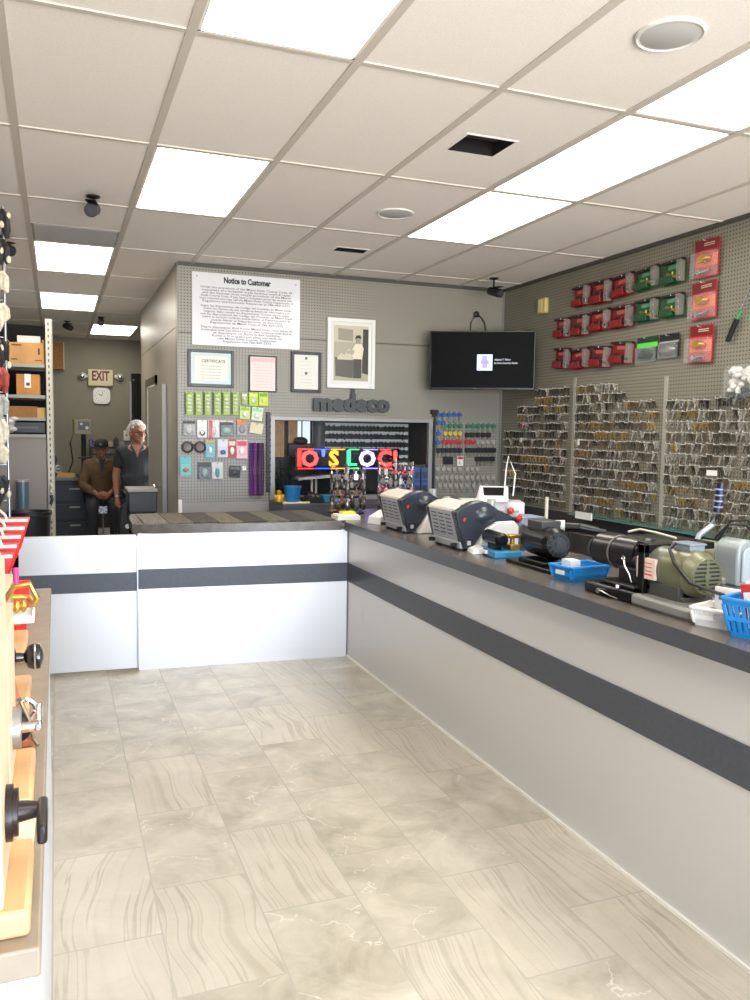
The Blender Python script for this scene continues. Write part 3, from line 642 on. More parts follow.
# narrow dark strips either side of the glass frame
for px, lb in ((268.5, 'black cord of small tags down the left of framed glass'), (434.5, 'dark upright post right of the framed glass')):
    a, b = at(px, 412, Y=YB-.03), at(px, 492, Y=YB-.03); f = B()
    f.box(a.x-.012, a.x+.012, YB-.035, YB-.001, b.z, a.z)
    if px > 300: f.box(a.x-.03, a.x+.03, YB-.05, YB-.001, a.z-.02, a.z+.02)
    else:
        for k in range(12): f.box(a.x-.02, a.x+.02, YB-.04, YB-.034, b.z+.06+k*.055, b.z+.075+k*.055)
    tag(f.done('wall_post' if px > 300 else 'tag_cord', black, base=True), lb, 'post' if px > 300 else 'cord')
B_ = B().box(3.265, 3.285, YB-.03, YB-.001, .93, 1.66).done('light_post', M('post_pale', (196, 196, 192), .4), base=True); tag(B_, 'pale upright trim strip between framed glass and coloured keys', 'trim strip')

# coloured key blanks, right of the glass: crop coordinates 420..520 x 390..500, scale 7.5
def kmat(c): return M('kh_%d_%d_%d' % c, c, .4)
kb = M('key_nickel', (165, 162, 152), .3, .7)
proto = {}
def ckey(c, X, Z, lb, L=.075, w=.036, n=2, head='round'):
    key = (c, n, head)
    if key not in proto:
        o = keymesh('coloured_key', [kb, hookm, kmat(c)], n, head, L, w); proto[key] = o; o.location = (X, YB, Z); tag(o, lb, 'key', 'coloured keys on the back wall')
    else: o = copy_tree(proto[key], (X, YB, Z), label=lb, group='coloured keys on the back wall')
    return o
BLU, GRN, YEL, RD, BK, NK = (40, 90, 160), (40, 120, 90), (220, 190, 40), (190, 40, 50), (34, 34, 36), (170, 166, 154)
ROWS = [(183, 140, 300, 5, BLU, 'blue headed key in the top coloured row'), (243, 140, 175, 2, BLU, 'blue headed key left of the green headed row'), (268, 190, 305, 4, GRN, 'green headed key, left half of the green row'), (268, 360, 555, 6, GRN, 'green headed key, right half of the green row'),
        (325, 190, 300, 4, YEL, 'yellow headed key in the yellow row'), (325, 140, 160, 1, BLU, 'blue headed key left of the yellow row'), (335, 355, 515, 5, BK, 'black headed key right of the yellow row'),
        (388, 180, 305, 5, RD, 'red headed key, left half of the red row'), (388, 350, 410, 3, RD, 'red headed key, right half of the red row'), (388, 430, 550, 4, NK, 'plain nickel key at right end of the red row'), (392, 135, 160, 1, BLU, 'blue headed key left of the red row'),
        (450, 140, 300, 6, BK, 'black headed key in the black row, left half'), (450, 355, 555, 8, BK, 'black headed key in the black row, right half'), (515, 430, 545, 5, BK, 'black headed key in the short row under the black row'),
        (590, 135, 300, 5, NK, 'silver key in the upper silver row, left half'), (590, 355, 430, 3, NK, 'silver key in the upper silver row, right half'),
        (655, 130, 310, 6, NK, 'silver key in the middle silver row, left half'), (655, 355, 550, 6, NK, 'silver key in the middle silver row, right half'), (715, 150, 310, 5, NK, 'silver key in the lowest silver row, left half'), (715, 355, 500, 4, NK, 'silver key in the lowest silver row, right half')]
for cy, xa, xb, n, c, lb in ROWS:
    for k in range(n):
        px = 420+(xa+(xb-xa)*(k/(max(1, n-1))))/7.5; p = at(px, 390+(cy-18)/7.5, Y=YB-.02)
        ckey(c, p.x, p.z, lb, head='square' if c == BK else 'round', n=2 if c == NK else 3, L=.085, w=.042)
t = pack((443.5, 456.5, 453.5, 464.5), 'small black pouch among the coloured keys', black, None, name='pouch', group='small things among the coloured keys')
t = pack((457.5, 456, 463.5, 466), 'small white and red card among the coloured keys', white, c_print(red, white), group='small things among the coloured keys')

# television
C0 = Vector((3.13, 6.75)); C1 = Vector((3.94, 6.3)); ang = math.atan2(C1.y-C0.y, C1.x-C0.x); wd = (C1-C0).length; mid = (C0+C1)/2
zt = at(430, 331, Y=6.75).z; zb = at(430, 389.5, Y=6.75).z
t = thing('television', 'black wall mounted television near the corner, small picture on its screen', 'television', (mid.x, mid.y, zb), ang)
h = zt-zb; f = B(); w2 = wd/2; be = .014
f.box(-w2, w2, 0, .045, 0, h).box(-w2, -w2+be, -.006, 0, 0, h).box(w2-be, w2, -.006, 0, 0, h).box(-w2, w2, -.006, 0, 0, .022).box(-w2, w2, -.006, 0, h-be, h).box(-.3, .3, .045, .07, .1, h-.12)
f.done('casing', blackg, t, bev=.003)
B().box(-w2+be, w2-be, -.003, -.001, .022, h-be).done('screen', M('tv_screen', (4, 5, 6), .5, spec=.08), t)
sx0 = -w2+wd*((477-430)/104); sz = h*.60
B().box(sx0, sx0+.135, -.0042, -.003, sz-.14, sz-.0).done('thumbnail', M('thumb', (190, 205, 250), .5, emit=.75), t)
B().box(sx0+.045, sx0+.09, -.005, -.0042, sz-.12, sz-.01).box(sx0+.03, sx0+.105, -.005, -.0042, sz-.085, sz-.05).done('figure', M('thumb2', (150, 140, 235), .5, emit=.6), t)
tw = M('tv_text', (200, 205, 215), .5, emit=.55)
def ttext(b, s_, x, z):
    o = text(b, s_, (0, 0, 0), (0, 0, 0), tw, 'screen_text', None, .0002, 'LEFT'); o.data.transform(Matrix.Translation((x, -.0042, z)) @ Matrix.Rotation(PI/2, 4, 'X')); o.parent = t
ttext('object Y Rino', .026, sx0+.15, sz-.045); ttext('by Internationale Radio', .022, sx0+.15, sz-.075)
text('o', .02, (0, 0, 0), (0, 0, 0), greyp, 'badge', None, .0004).parent = t
o = [k for k in t.children if k.name.startswith('badge')][0]; o.data.transform(Matrix.Translation((-.06, -.008, .011)) @ Matrix.Rotation(PI/2, 4, 'X'))
B().box(-.1, .1, .07, .36, h*.4, h*.5).done('bracket', black, t)
q = at(477, 314, Y=YB-.02)
t = thing('cable_hook', 'black wall hook with cable looping down behind the television', 'hook', (q.x, YB, q.z))
B().lathe([(.028, 0), (.03, .012), (.018, .022), (0, .03)]).rot(Matrix.Rotation(PI/2, 4, 'X')).done('plate', black, t)
B().ring([(0, -.02, -.005), (-.03, -.025, -.03), (-.06, -.02, -.08), (-.065, -.02, -.16)], .005, 6).ring([(0, -.02, -.005), (.04, -.03, -.03), (.08, -.03, -.08), (.1, -.02, -.16)], .006, 6).done('cable', black, t)

# ================================================================ RIGHT WALL
def bxr(x0, y0, x1, y1): return (480+x0/2.778, 220+y0/2.778, 480+x1/2.778, 220+y1/2.778)
def c_tool(mat2, mat3):
    def g(w, h, R, t, depth):
        B().box(-w*.46, w*.1, -.045, -.003, -h*.44, -h*.12).rot(R).done('box_end', mat2, t, bev=.003)
        B().cyl((-w*.2, -.03, -h*.05), (w*.34, -.03, -h*.3), h*.07, n=12).cyl((w*.05, -.03, .0), (w*.05, -.03, -h*.34), h*.045, n=12).rot(R).done('lock_body', mat3, t)
        B().box(w*.30, w*.46, -.05, -.003, -h*.46, h*.44).rot(R).done('clear_side', M('clear_grey', (150, 146, 138), .12, alpha=.45), t, bev=.003)
        B().box(-w*.5, w*.5, -.03, -.002, h*.40, h*.5).rot(R).done('dark_header', M('header_dark', (44, 22, 22), .4), t)
        B().box(-w*.3, w*.16, -.0035, -.002, h*.16, h*.32).rot(R).done('title_band', M('band_pale' if mat2 is redd else 'band_palg', (188, 96, 88) if mat2 is redd else (96, 150, 116), .5), t)
    return g
def c_tall(w, h, R, t, depth):
    B().box(-w*.46, w*.46, -.0035, -.002, h*.22, h*.48).rot(R).done('title_band', M('maroon', (110, 22, 26), .4), t)
    B().box(-w*.44, w*.44, -.0035, -.002, -h*.2, h*.1).rot(R).done('orange_band', M('orange_band', (226, 90, 30), .4), t)
    B().sph((0, -.022, -h*.02), (w*.26, .026, h*.11), 0, 14).cyl((0, -.05, -h*.02), (0, -.02, -h*.02), w*.12).rot(R).done('knob', brass, t)
    B().cyl((-w*.3, -.03, -h*.38), (w*.3, -.03, -h*.36), h*.05, n=12).cyl((-w*.1, -.05, -h*.38), (-w*.1, -.01, -h*.38), h*.07, n=12).rot(R).done('lock_body', chrome, t)
    B().box(-w*.48, w*.48, -.045, -.004, -h*.49, h*.16).rot(R).done('blister', glass, t, bev=.006)
    for k, z in enumerate((.38, .33)): B().box(-w*.12, w*.3, -.0042, -.0035, h*z, h*(z+.02)).rot(R).done('title_line', M('band_w', (220, 190, 170), .5), t)
RP = [(255, 183, 300, 240, 'r'), (305, 168, 360, 232, 'r'), (366, 152, 422, 212, 'r'), (430, 133, 492, 192, 'g'), (503, 112, 563, 178, 'g'), (587, 52, 655, 158, 't'),
      (205, 273, 245, 327, 'r'), (252, 263, 298, 322, 'r'), (303, 250, 357, 308, 'r'), (360, 238, 420, 300, 'r'), (428, 220, 490, 282, 'g'), (500, 206, 560, 270, 'g'), (579, 170, 648, 274, 't'),
      (203, 356, 245, 414, 'r'), (250, 358, 298, 414, 'r'), (303, 350, 357, 410, 'r'), (360, 338, 420, 400, 'r'), (428, 324, 484, 390, 'l'), (490, 316, 544, 380, 'k'), (571, 292, 638, 396, 't')]
cnt = {}
rn = ['top', 'middle', 'bottom']
for k, (a, b, c, d, ty) in enumerate(RP):
    row = 0 if k < 6 else (1 if k < 13 else 2); key = (row, ty); cnt[key] = cnt.get(key, 0)+1; n = cnt[key]
    col = {'r': 'red boxed lock pack', 'g': 'green lock pack', 't': 'tall red and orange knob lock pack', 'l': 'black pack with bright green band', 'k': 'black pack with silver lock parts'}[ty]
    lb = col+' on right wall, %s row' % rn[row]
    if ty in 'rg': lb += ', %s from the left' % nth[n-1]
    tl = random.uniform(-.08, .08)
    if ty == 'r': pack(bxr(a, b, c, d), lb, M('red_card2', (116, 20, 22), .3) if k % 2 else M('red_card', (138, 24, 24), .3), c_tool(redd, kd), wall='R', group='red lock packs on the right wall', tilt=tl)
    elif ty == 'g': pack(bxr(a, b, c, d), lb, green, c_tool(M('green_dk', (14, 74, 40), .4), brass), wall='R', group='green lock packs on the right wall', tilt=tl)
    elif ty == 't': pack(bxr(a, b, c, d), lb, M('red_bright', (176, 30, 26), .4), c_tall, wall='R', group='tall knob packs on the right wall', tilt=tl*.5)
    elif ty == 'l': pack(bxr(a, b, c, d), lb, M('gr_k', (24, 60, 34), .4), c_blob(kd, .4, .2, -.25), wall='R', band=(M('gr_b', (90, 220, 70), .4), .05, .25))
    else: pack(bxr(a, b, c, d), lb, black, c_blob(steel, .4, .18, -.2), wall='R', band=(M('gy_b', (150, 160, 150), .4), .12, .2))
q = at(545, 306, X=XR)
t = thing('wall_sensor', 'small cream wall sensor box near the corner on the right wall', 'sensor', (XR, q.y, q.z), -PI/2)
B().box(-.06, .06, -.04, 0, -.065, .065).done('body', M('sensor', (206, 186, 120), .5), t, bev=.008); B().box(-.04, .02, -.043, -.04, -.05, .05).done('face', M('sensor2', (222, 208, 156), .4), t)
q = at(745, 300, X=XR-.03)
t = thing('screwdriver', 'black handled tool with green shaft tip at the right edge', 'tool', (XR-.03, q.y, q.z), -PI/2)
R = Matrix.Rotation(math.radians(28), 4, 'Y')
B().cyl((0, 0, -.26), (0, 0, -.12), .016, .018, 14).sph((0, 0, -.26), .016).rot(R).done('grip', black, t); B().cyl((0, 0, -.12), (0, 0, -.06), .014, .008, 12).rot(R).done('collar', M('tool_green', (40, 130, 80), .4), t)
B().cyl((0, 0, -.06), (0, 0, .16), .006).rot(R).done('shaft', chrome, t)
q = at(742, 382, X=XR-.05)
t = thing('parts_bag', 'clear bag stuffed with white and dark parts, right wall edge', 'bag', (XR-.05, q.y, q.z-.09), -PI/2)
f = B()
for k in range(26): f.sph((random.uniform(-.1, .1), random.uniform(-.03, .03), random.uniform(.03, .17)), (random.uniform(.015, .035), .02, random.uniform(.012, .03)), 0, 8)
f.done('white_parts', M('bag_white', (216, 212, 206), .35), t); f = B()
for k in range(18): f.sph((random.uniform(-.1, .1), random.uniform(-.03, .02), random.uniform(-.01, .05)), (.02, .015, .014), 0, 6)
f.done('dark_parts', black, t); B().box(-.13, .13, -.045, .045, -.03, .2).done('film', glass, t, bev=.03)
# shelf and glass strip below the keys
t = thing('glass_shelf_strip', 'green edged glass strip with white label under the key rows', 'glass shelf', (3.93, 4.9, .868))
B().box(3.86, 3.999, 3.0, 5.62, .868, .876).done('glass', M('glass_green', (90, 150, 140), .1, alpha=.6), t, world=True)
a, b = at(576, 521, X=3.86), at(592, 524, X=3.86)
B().box(3.85, 3.86, b.y, a.y, .85, .905).done('label_card', white, t, world=True)

# ---- key rows
nick = M('blank_nickel', (206, 202, 190), .26, .75); brs = M('blank_brass', (186, 158, 98), .32, .7); dk = M('blank_dark', (84, 80, 70), .4, .5); brz = M('blank_bronze', (128, 112, 86), .38, .6); blk = M('blank_black', (28, 28, 28), .4)
KM = []
for mm in (nick, dk, brz, brs, blk):
    for hd in ('round', 'square', 'hex', 'round'):
        KM.append((mm, keymesh('key_blank', [mm, hookm], random.choice((3, 4)), hd, .056, .019, fan=.9)))
used = set(); spots = []
for sec, (ya, yb, ztop, nrow) in enumerate(((6.86, 5.83, 1.905, 14), (5.72, 4.72, 1.905, 14), (4.64, 3.70, 1.755, 12))):
    for r in range(nrow):
        Z = ztop-r*.0735; n = int((ya-yb)/.047)
        for k in range(n):
            Y = ya-(k+.5)*(ya-yb)/n
            if sec == 0 and r < 2 and Y > 6.3: continue
            if sec == 0 and r < 5 and Y > 6.62: continue
            if sec == 0 and Z < 1.0 and Y > 6.45: continue
            if sec == 1 and r == 0 and (Y < 5.2): continue
            if sec == 1 and r == 1 and (5.1 > Y): continue
            if random.random() < .07: continue
            Z_ = Z+random.uniform(-.006, .006)
            spots.append((sec, r, k, Y+random.uniform(-.008, .008), Z_))
spots.sort(key=lambda s_: s_[3]); near, far = spots[:300], spots[300:]
def pick(sec, r, k, Y):
    v = math.sin(Y*7+r*1.7)+math.sin(Y*3.1-r*.9+2)+random.uniform(-.9, .9)
    if sec == 2: return random.choice((0, 0, 0, 1, 1, 2)) if v < 1.6 else 3
    if v > 1.25: return 3
    if v > .8: return 2
    if sec == 0: return random.choice((0, 1, 1, 2, 1, 4))
    return random.choice((0, 1, 0, 1, 0, 1, 2, 4))
rw = ['topmost', 'second', 'third', 'fourth', 'fifth', 'sixth', 'seventh', 'eighth', 'ninth', 'tenth', 'eleventh', 'twelfth', 'thirteenth', 'lowest']
cn = ['nickel', 'dark', 'bronze', 'brass', 'black']
for sec, r, k, Y, Z in near:
    ci = pick(sec, r, k, Y)
    if sec == 2 and r == 0 and 4.35 > Y > 4.02: ci = 4
    idx = ci*4+random.randrange(4); src = KM[idx][1]
    sn = 'right hand' if sec == 2 else 'middle'
    lb = 'bunch of %s key blanks on right wall, %s block, %s row' % (cn[ci], sn, rw[r])
    gp = '%s key blanks, %s block, %s row' % (cn[ci], sn, rw[r])
    if idx in used: o = copy_tree(src, (XR, Y, Z), rz=-PI/2, label=lb, group=gp)
    else: o = src; o.location = (XR, Y, Z); o.rotation_euler = (0, 0, -PI/2); tag(o, lb, 'key blank', gp); used.add(idx)
    s_ = random.uniform(.8, 1.25); o.scale = (random.uniform(.8, 1.2), 1, s_)
    if 'category' not in o: o['category'] = 'key blank'
# the farther key bunches as one object
me = bpy.data.meshes.new('far_key_blanks'); bmf = bmesh.new()
for i, (mm, src) in enumerate(KM): pass
mats_all = [nick, dk, brz, brs, blk, hookm]
for sec, r, k, Y, Z in far:
    ci = pick(sec, r, k, Y); src = KM[ci*4+random.randrange(4)][1]; nv = len(bmf.verts); nf = len(bmf.faces)
    bmf.from_mesh(src.data); bmf.verts.ensure_lookup_table(); bmf.faces.ensure_lookup_table(); s_ = random.uniform(.85, 1.2)
    mt = Matrix.Translation((XR, Y, Z)) @ Matrix.Rotation(-PI/2, 4, 'Z') @ Matrix.Diagonal((random.uniform(.8, 1.3), 1, s_, 1))
    for v in bmf.verts[nv:]: v.co = mt @ v.co
    for fc in bmf.faces[nf:]: fc.material_index = 5 if fc.material_index == 1 else ci
bmf.to_mesh(me); bmf.free()
for m in mats_all: me.materials.append(m)
fo = bpy.data.objects.new('far_key_blanks', me); COL.objects.link(fo); tag(fo, 'dense rows of key blanks on the right wall towards the corner', 'key blanks'); fo['kind'] = 'stuff'
for i, (mm, src) in enumerate(KM):
    if i not in used: bpy.data.objects.remove(src)
# white price strip cards in the key rows, divider strips
for (px, py, w, h, lb) in ((712, 473, .09, .035, 'small white card in the right hand block of keys'), (578.5, 442, .025, .05, 'narrow white tag in the middle block of keys'), (521, 440, .03, .04, 'white square tag near the corner among keys')):
    q = at(px, py, X=XR-.06); o = B().box(XR-.064, XR-.06, q.y-w/2, q.y+w/2, q.z-h/2, q.z+h/2).box(XR-.06, XR, q.y-.002, q.y+.002, q.z+h/2-.006, q.z+h/2-.002).done('price_card', white, base=True); tag(o, lb, 'card')
for Y in (5.775, 4.68):
    o = B().box(XR-.006, XR-.0, Y-.018, Y+.018, .87, 1.98 if Y > 5 else 1.93).done('divider_strip', M('divider', (165, 162, 152), .4), base=True); tag(o, 'pale upright strip between key blocks, %s' % ('nearer the corner' if Y > 5 else 'nearer the right edge'), 'trim strip')

# ================================================================ ON THE RIGHT COUNTER
beige = M('machine_beige', (202, 197, 184), .4); lgrey = M('machine_grey', (166, 168, 172), .4); offw = M('machine_white', (218, 218, 214), .4)
def key_machine(loc, lb, w=.38):
    t = thing('key_cutting_machine', lb, 'key machine', loc, 0, 'grey key cutting machines')
    vx = .022/.19                                     # overhanging vented back
    B().prism([(.035, .045), (-.005, .225), (.015, .232), (.3, .232), (.3, .045)], .05, w-.03, 'XZ').done('housing', lgrey, t, bev=.004)
    f = B()
    for k in range(6):
        z = .085+k*.022; x = .035-.04*(z-.045)/.18
        for q in range(3): f.box(x-.0035, x+.004, .09+q*.085, .09+q*.085+.06, z, z+.006)
    f.done('vent_slots', M('slot_dark', (70, 72, 78), .6), t)
    B().prism([(-.008, .222), (.0, .238), (.06, .266), (.13, .277), (.2, .266), (.26, .24), (.26, .22)], .035, w-.02, 'XZ').done('top_cover', beige, t, bev=.004)
    for y0, y1 in ((-.0, .06), (w-.035, w)):
        B().prism([(.042, .03), (-.012, .215), (-.01, .228), (.05, .262), (.12, .284), (.17, .285), (.22, .268), (.28, .232), (.36, .2), (.385, .185), (.385, .165), (.34, .16), (.25, .15), (.19, .12), (.12, .03)], y0, y1, 'XZ').done('side_cover', navy, t, bev=.012)
    B().sph((.185, .05, .2), (.1, .075, .07), 0, 18).done('side_bulge', navy, t)
    B().prism([(.115, 0), (.37, 0), (.4, .03), (.4, .14), (.37, .168), (.26, .166), (.19, .13)], -.03, w-.05, 'XZ').done('lower_body', offw, t, bev=.008)
    B().box(.03, .3, .02, w-.02, .012, .05).done('base', M('base_silver', (176, 178, 182), .35, .4), t, bev=.004)
    for y in (.06, w-.05): B().cyl((-.004, y, .03), (.04, y, .03), .012, n=14).done('clamp_screw', black, t); B().cyl((.06, y, 0), (.06, y, .02), .02, n=12).done('foot', black, t)
    B().box(.045, .11, -.003, .02, .02, .075).done('switch_block', black, t, bev=.003)
    B().box(.066, .09, -.0045, -.003, .035, .06).done('switch', lgrey, t)
    B().prism([(.034, .18), (.05, .194), (.058, .186), (.046, .172)], -.002, 0, 'XZ').cyl((.046, -.002, .176), (.046, 0, .176), .007).done('red_badge', M('badge_red', (190, 60, 56), .4), t)
    B().cyl((.37, .03, .17), (.40, -.02, .175), .018, .018, 14).done('knob_shaft', black, t)
    B().lathe([(.012, 0), (.018, .004), (.018, .014), (.012, .018)]).rot(Matrix.Translation((.395, -.03, .185)) @ Matrix.Rotation(PI/2, 4, 'X')).done('knob', red, t)
    B().cyl((.33, .22, .15), (.33, .22, .25), .02).done('clamp_post', steel, t)
    B().cyl((.3, .12, .15), (.3, .12, .262), .03, .022).cyl((.3, .12, .26), (.3, .12, .285), .026).done('clamp', M('clamp_grey', (170, 172, 168), .35, .3), t)
    return t
km = key_machine((1.85, 3.63, TOP), 'grey and navy key cutting machine, nearer of two, vented back to the shop')
km.scale = (.84, .95, .88)
copy_tree(km, (1.865, 4.37, TOP), label='grey and navy key cutting machine, farther one beside the key ring rack', group='grey key cutting machines')
def wedge(loc, lb, w=.10, d=.06, h=.05, rz=0):
    t = B().hexa([(0, 0, 0), (d, 0, 0), (d, w, 0), (0, w, 0), (.01, .004, h*.55), (d*.8, .004, h), (d*.8, w-.004, h), (.01, w-.004, h*.55)]).done('white_card_box', white, bev=.003)
    t.location = loc; t.rotation_euler = (0, 0, rz); return tag(t, lb, 'box')
wedge((1.885, 3.53, TOP), 'small white wedge box in front of the blue key machine', .11, .07, .035, -.2)
wedge((1.91, 4.83, TOP), 'white wedge shaped card box before the farther key machine', .13, .12, .085, .3)
# stack of papers with a yellow item, at the corner
tag(B().box(1.74, 1.9, 5.16, 5.30, TOP, TOP+.028).box(1.75, 1.89, 5.17, 5.29, TOP+.028, TOP+.036).done('paper_stack', M('paper_cream', (226, 222, 208), .6), base=True), 'stack of white business cards at the counter corner', 'papers')
tag(B().box(1.79, 1.88, 5.2, 5.28, TOP+.036, TOP+.052).done('yellow_pad', M('pad_yellow', (226, 214, 60), .6), base=True), 'small yellow pad lying on the white card stack', 'note pad')
# blue enamel key duplicator
t = thing('key_duplicator', 'small blue based key machine with black motor and brass vice', 'key machine', (1.915, 3.37, TOP), 0)
B().hexa([(0, 0, 0), (.15, -.02, 0), (.2, .2, 0), (.03, .24, 0), (.008, .006, .034), (.145, -.01, .034), (.19, .19, .034), (.034, .23, .034)]).done('base', bluet, t, bev=.006)
B().cyl((.05, .02, .085), (.07, .19, .085), .034, n=20).cyl((.047, 0, .085), (.05, .02, .085), .024, .034, 20).box(.04, .075, .06, .14, .03, .06).done('motor', blackg, t, bev=.002)
B().box(.1, .15, .02, .1, .034, .06).cyl((.125, .05, .06), (.125, .05, .1), .012).box(.1, .16, .03, .09, .09, .105).cyl((.09, .06, .098), (.175, .06, .098), .008).done('vice', brass, t, bev=.002)
B().box(.002, .014, .09, .14, .012, .028).done('badge', white, t)
B().box(.165, .185, .0, .05, .03, .15).cyl((.175, .02, .15), (.13, -.02, .16), .007).done('lever', steel, t)
# blue grey metal box behind
tag(B().box(2.36, 2.5, 3.86, 4.02, TOP, TOP+.13).box(2.352, 2.508, 3.852, 4.028, TOP+.13, TOP+.136).done('metal_box', M('bluegrey_box', (150, 160, 180), .35, .2), base=True, bev=.003), 'pale blue grey metal box between the key machines and black motor', 'box')
# laser key cutter with tilted tablet
t = thing('tablet_key_cutter', 'white key cutter with tilted tablet screen behind the grey machines', 'key machine', (2.86, 5.06, TOP), math.radians(-24))
t.scale = (.85, .85, .85)
B().box(-.28, .24, -.12, .18, .02, .14).box(-.3, .1, -.16, .1, .14, .155).done('body', offw, t, bev=.012)
B().hexa([(-.14, -.10, .155), (.12, -.10, .155), (.12, .08, .155), (-.14, .08, .155), (-.12, -.07, .17), (.10, -.07, .17), (.13, .1, .26), (-.11, .1, .26)]).done('screen_housing', white, t, bev=.006)
Rs = Matrix.Translation((0, .014, .218)) @ Matrix.Rotation(math.atan2(.09, .17), 4, 'X')
B().box(-.085, .09, -.06, .06, -.002, .0035).rot(Rs).done('tablet_screen', M('tab_black', (16, 16, 18), .12), t)
for x in (-.1, .12):
    B().cyl((x, -.16, .08), (x, -.12, .08), .012).sph((x, -.175, .08), (.028, .02, .028)).done('red_knob', M('knob_red', (214, 60, 62), .35), t)
B().box(-.2, .24, -.17, -.12, .0, .05).done('tray', black, t, bev=.004)
for k, (x, y, lb) in enumerate(((2.55, 4.40, 'left one of two small white plastic bottles behind the nearer machine'), (2.63, 4.37, 'right one of two small white plastic bottles behind the nearer machine'))):
    t = thing('plastic_bottle', lb, 'bottle', (x, y, TOP+.0), 0, 'small white plastic bottles')
    B().lathe([(.03, 0), (.034, .006), (.034, .075), (.026, .09), (.014, .098), (.014, .106)]).done('body', white, t)
    B().lathe([(.016, .104), (.016, .12), (.0, .122)]).done('cap', greyp, t)
    B().box(-.0, .03, -.05, -.045, 0, .002).done('label_strip', greyp, t)
t = thing('black_stand', 'black flat stand carrying gear behind the nearer key machine', 'stand', (2.42, 4.25, TOP))
B().box(-.1, .25, -.1, .05, .0, .03).box(-.08, -.05, -.08, .02, .03, .12).box(.0, .1, -.06, .0, .03, .09).done('body', black, t, bev=.004)
# red and blue round knobs behind machine 1
for k, (px, py, c, lb) in enumerate(((437, 488, (206, 60, 50), 'orange red plastic pot leftmost behind the grey machines'), (445, 491, (206, 36, 36), 'bright red plastic pot beside the blue one'), (438.5, 493.5, (30, 90, 170), 'blue plastic pot between the red pots'), (454, 496.5, (220, 80, 76), 'pale red round pot left of the tablet cutter'))):
    q = at(px, py+4, X=2.72 if k != 2 else 2.66)
    o = B().lathe([(.026, 0), (.036, .02), (.036, .06), (.03, .064), (.03, .03)], (q.x, q.y, 0), 18).done('plastic_pot', M('pot%d' % k, c, .4), base=True); o.location.z = TOP
    tag(o, lb, 'pot', 'coloured plastic pots')
# white cable hanging behind tablet
q = at(504, 486, X=3.1)
tag(B().ring([tuple(at(504, 497, X=2.8)), tuple(at(506, 470, X=2.85)), tuple(at(508.5, 456, X=2.9)), tuple(at(513, 468, X=2.9)), tuple(at(515.5, 474, X=2.88)), tuple(at(513, 496, X=2.8))], .0045, 6).done('white_cable', white, base=True), 'thin white cable looping up behind the tablet key cutter', 'cable')
q = at(546, 526, X=2.66)
t = thing('upright_rod', 'thin white upright rod standing on the counter before the keys', 'rod', (2.66, q.y, TOP))
zt = at(546, 497, X=2.66).z-TOP
B().cyl((0, 0, .005), (0, 0, zt), .0095, n=12).done('rod', cream, t); B().cyl((0, 0, 0), (0, 0, .008), .03, n=20).done('foot', steel, t)
# black motor 1 with round face
t = thing('black_grinder', 'black electric key grinder with round motor face, beside blue basket', 'machine', (2.02, 3.11, TOP))
t.scale = (.86, .86, .86)
B().box(-.11, .06, -.22, .2, 0, .02).box(-.08, .04, -.12, .12, .02, .04).done('base_plate', blackg, t, bev=.004)
B().cyl((.02, -.08, .125), (.05, .17, .125), .083, n=28).cyl((.017, -.105, .125), (.02, -.08, .125), .066, .083, 28).done('motor', blackg, t, bev=.003)
B().cyl((.014, -.112, .125), (.018, -.1, .125), .04, n=24).cyl((.012, -.118, .125), (.016, -.1, .125), .018, n=16).done('end_cap', M('cap_dark', (46, 46, 48), .4), t)
f = B()
for k in range(12): a = k*PI/6; f.cyl((.0135+0, -.106, .125), (.0135+.06*math.cos(a), -.104, .125+.06*math.sin(a)), .003, n=5)
f.done('cooling_ribs', M('cap_dark2', (60, 60, 62), .4), t)
B().box(-.02, .1, .0, .14, .185, .235).done('control_box', M('box_dark', (58, 58, 56), .4), t, bev=.006)
B().cyl((.12, .02, .2), (.19, -.03, .2), .026, n=18).cyl((.19, -.03, .2), (.27, -.08, .185), .03, .024, 18).cyl((.27, -.08, .185), (.3, -.1, .18), .018, n=14).done('spindle', blackg, t)
B().cyl((.09, .04, .205), (.13, .015, .205), .032, n=18).done('clear_guard', M('guard', (196, 196, 188), .3), t)
for x in (-.02, .04): B().cyl((x-.05, -.2, .02), (x-.05, -.2, .034), .009, n=6).done('bolt', chrome, t)
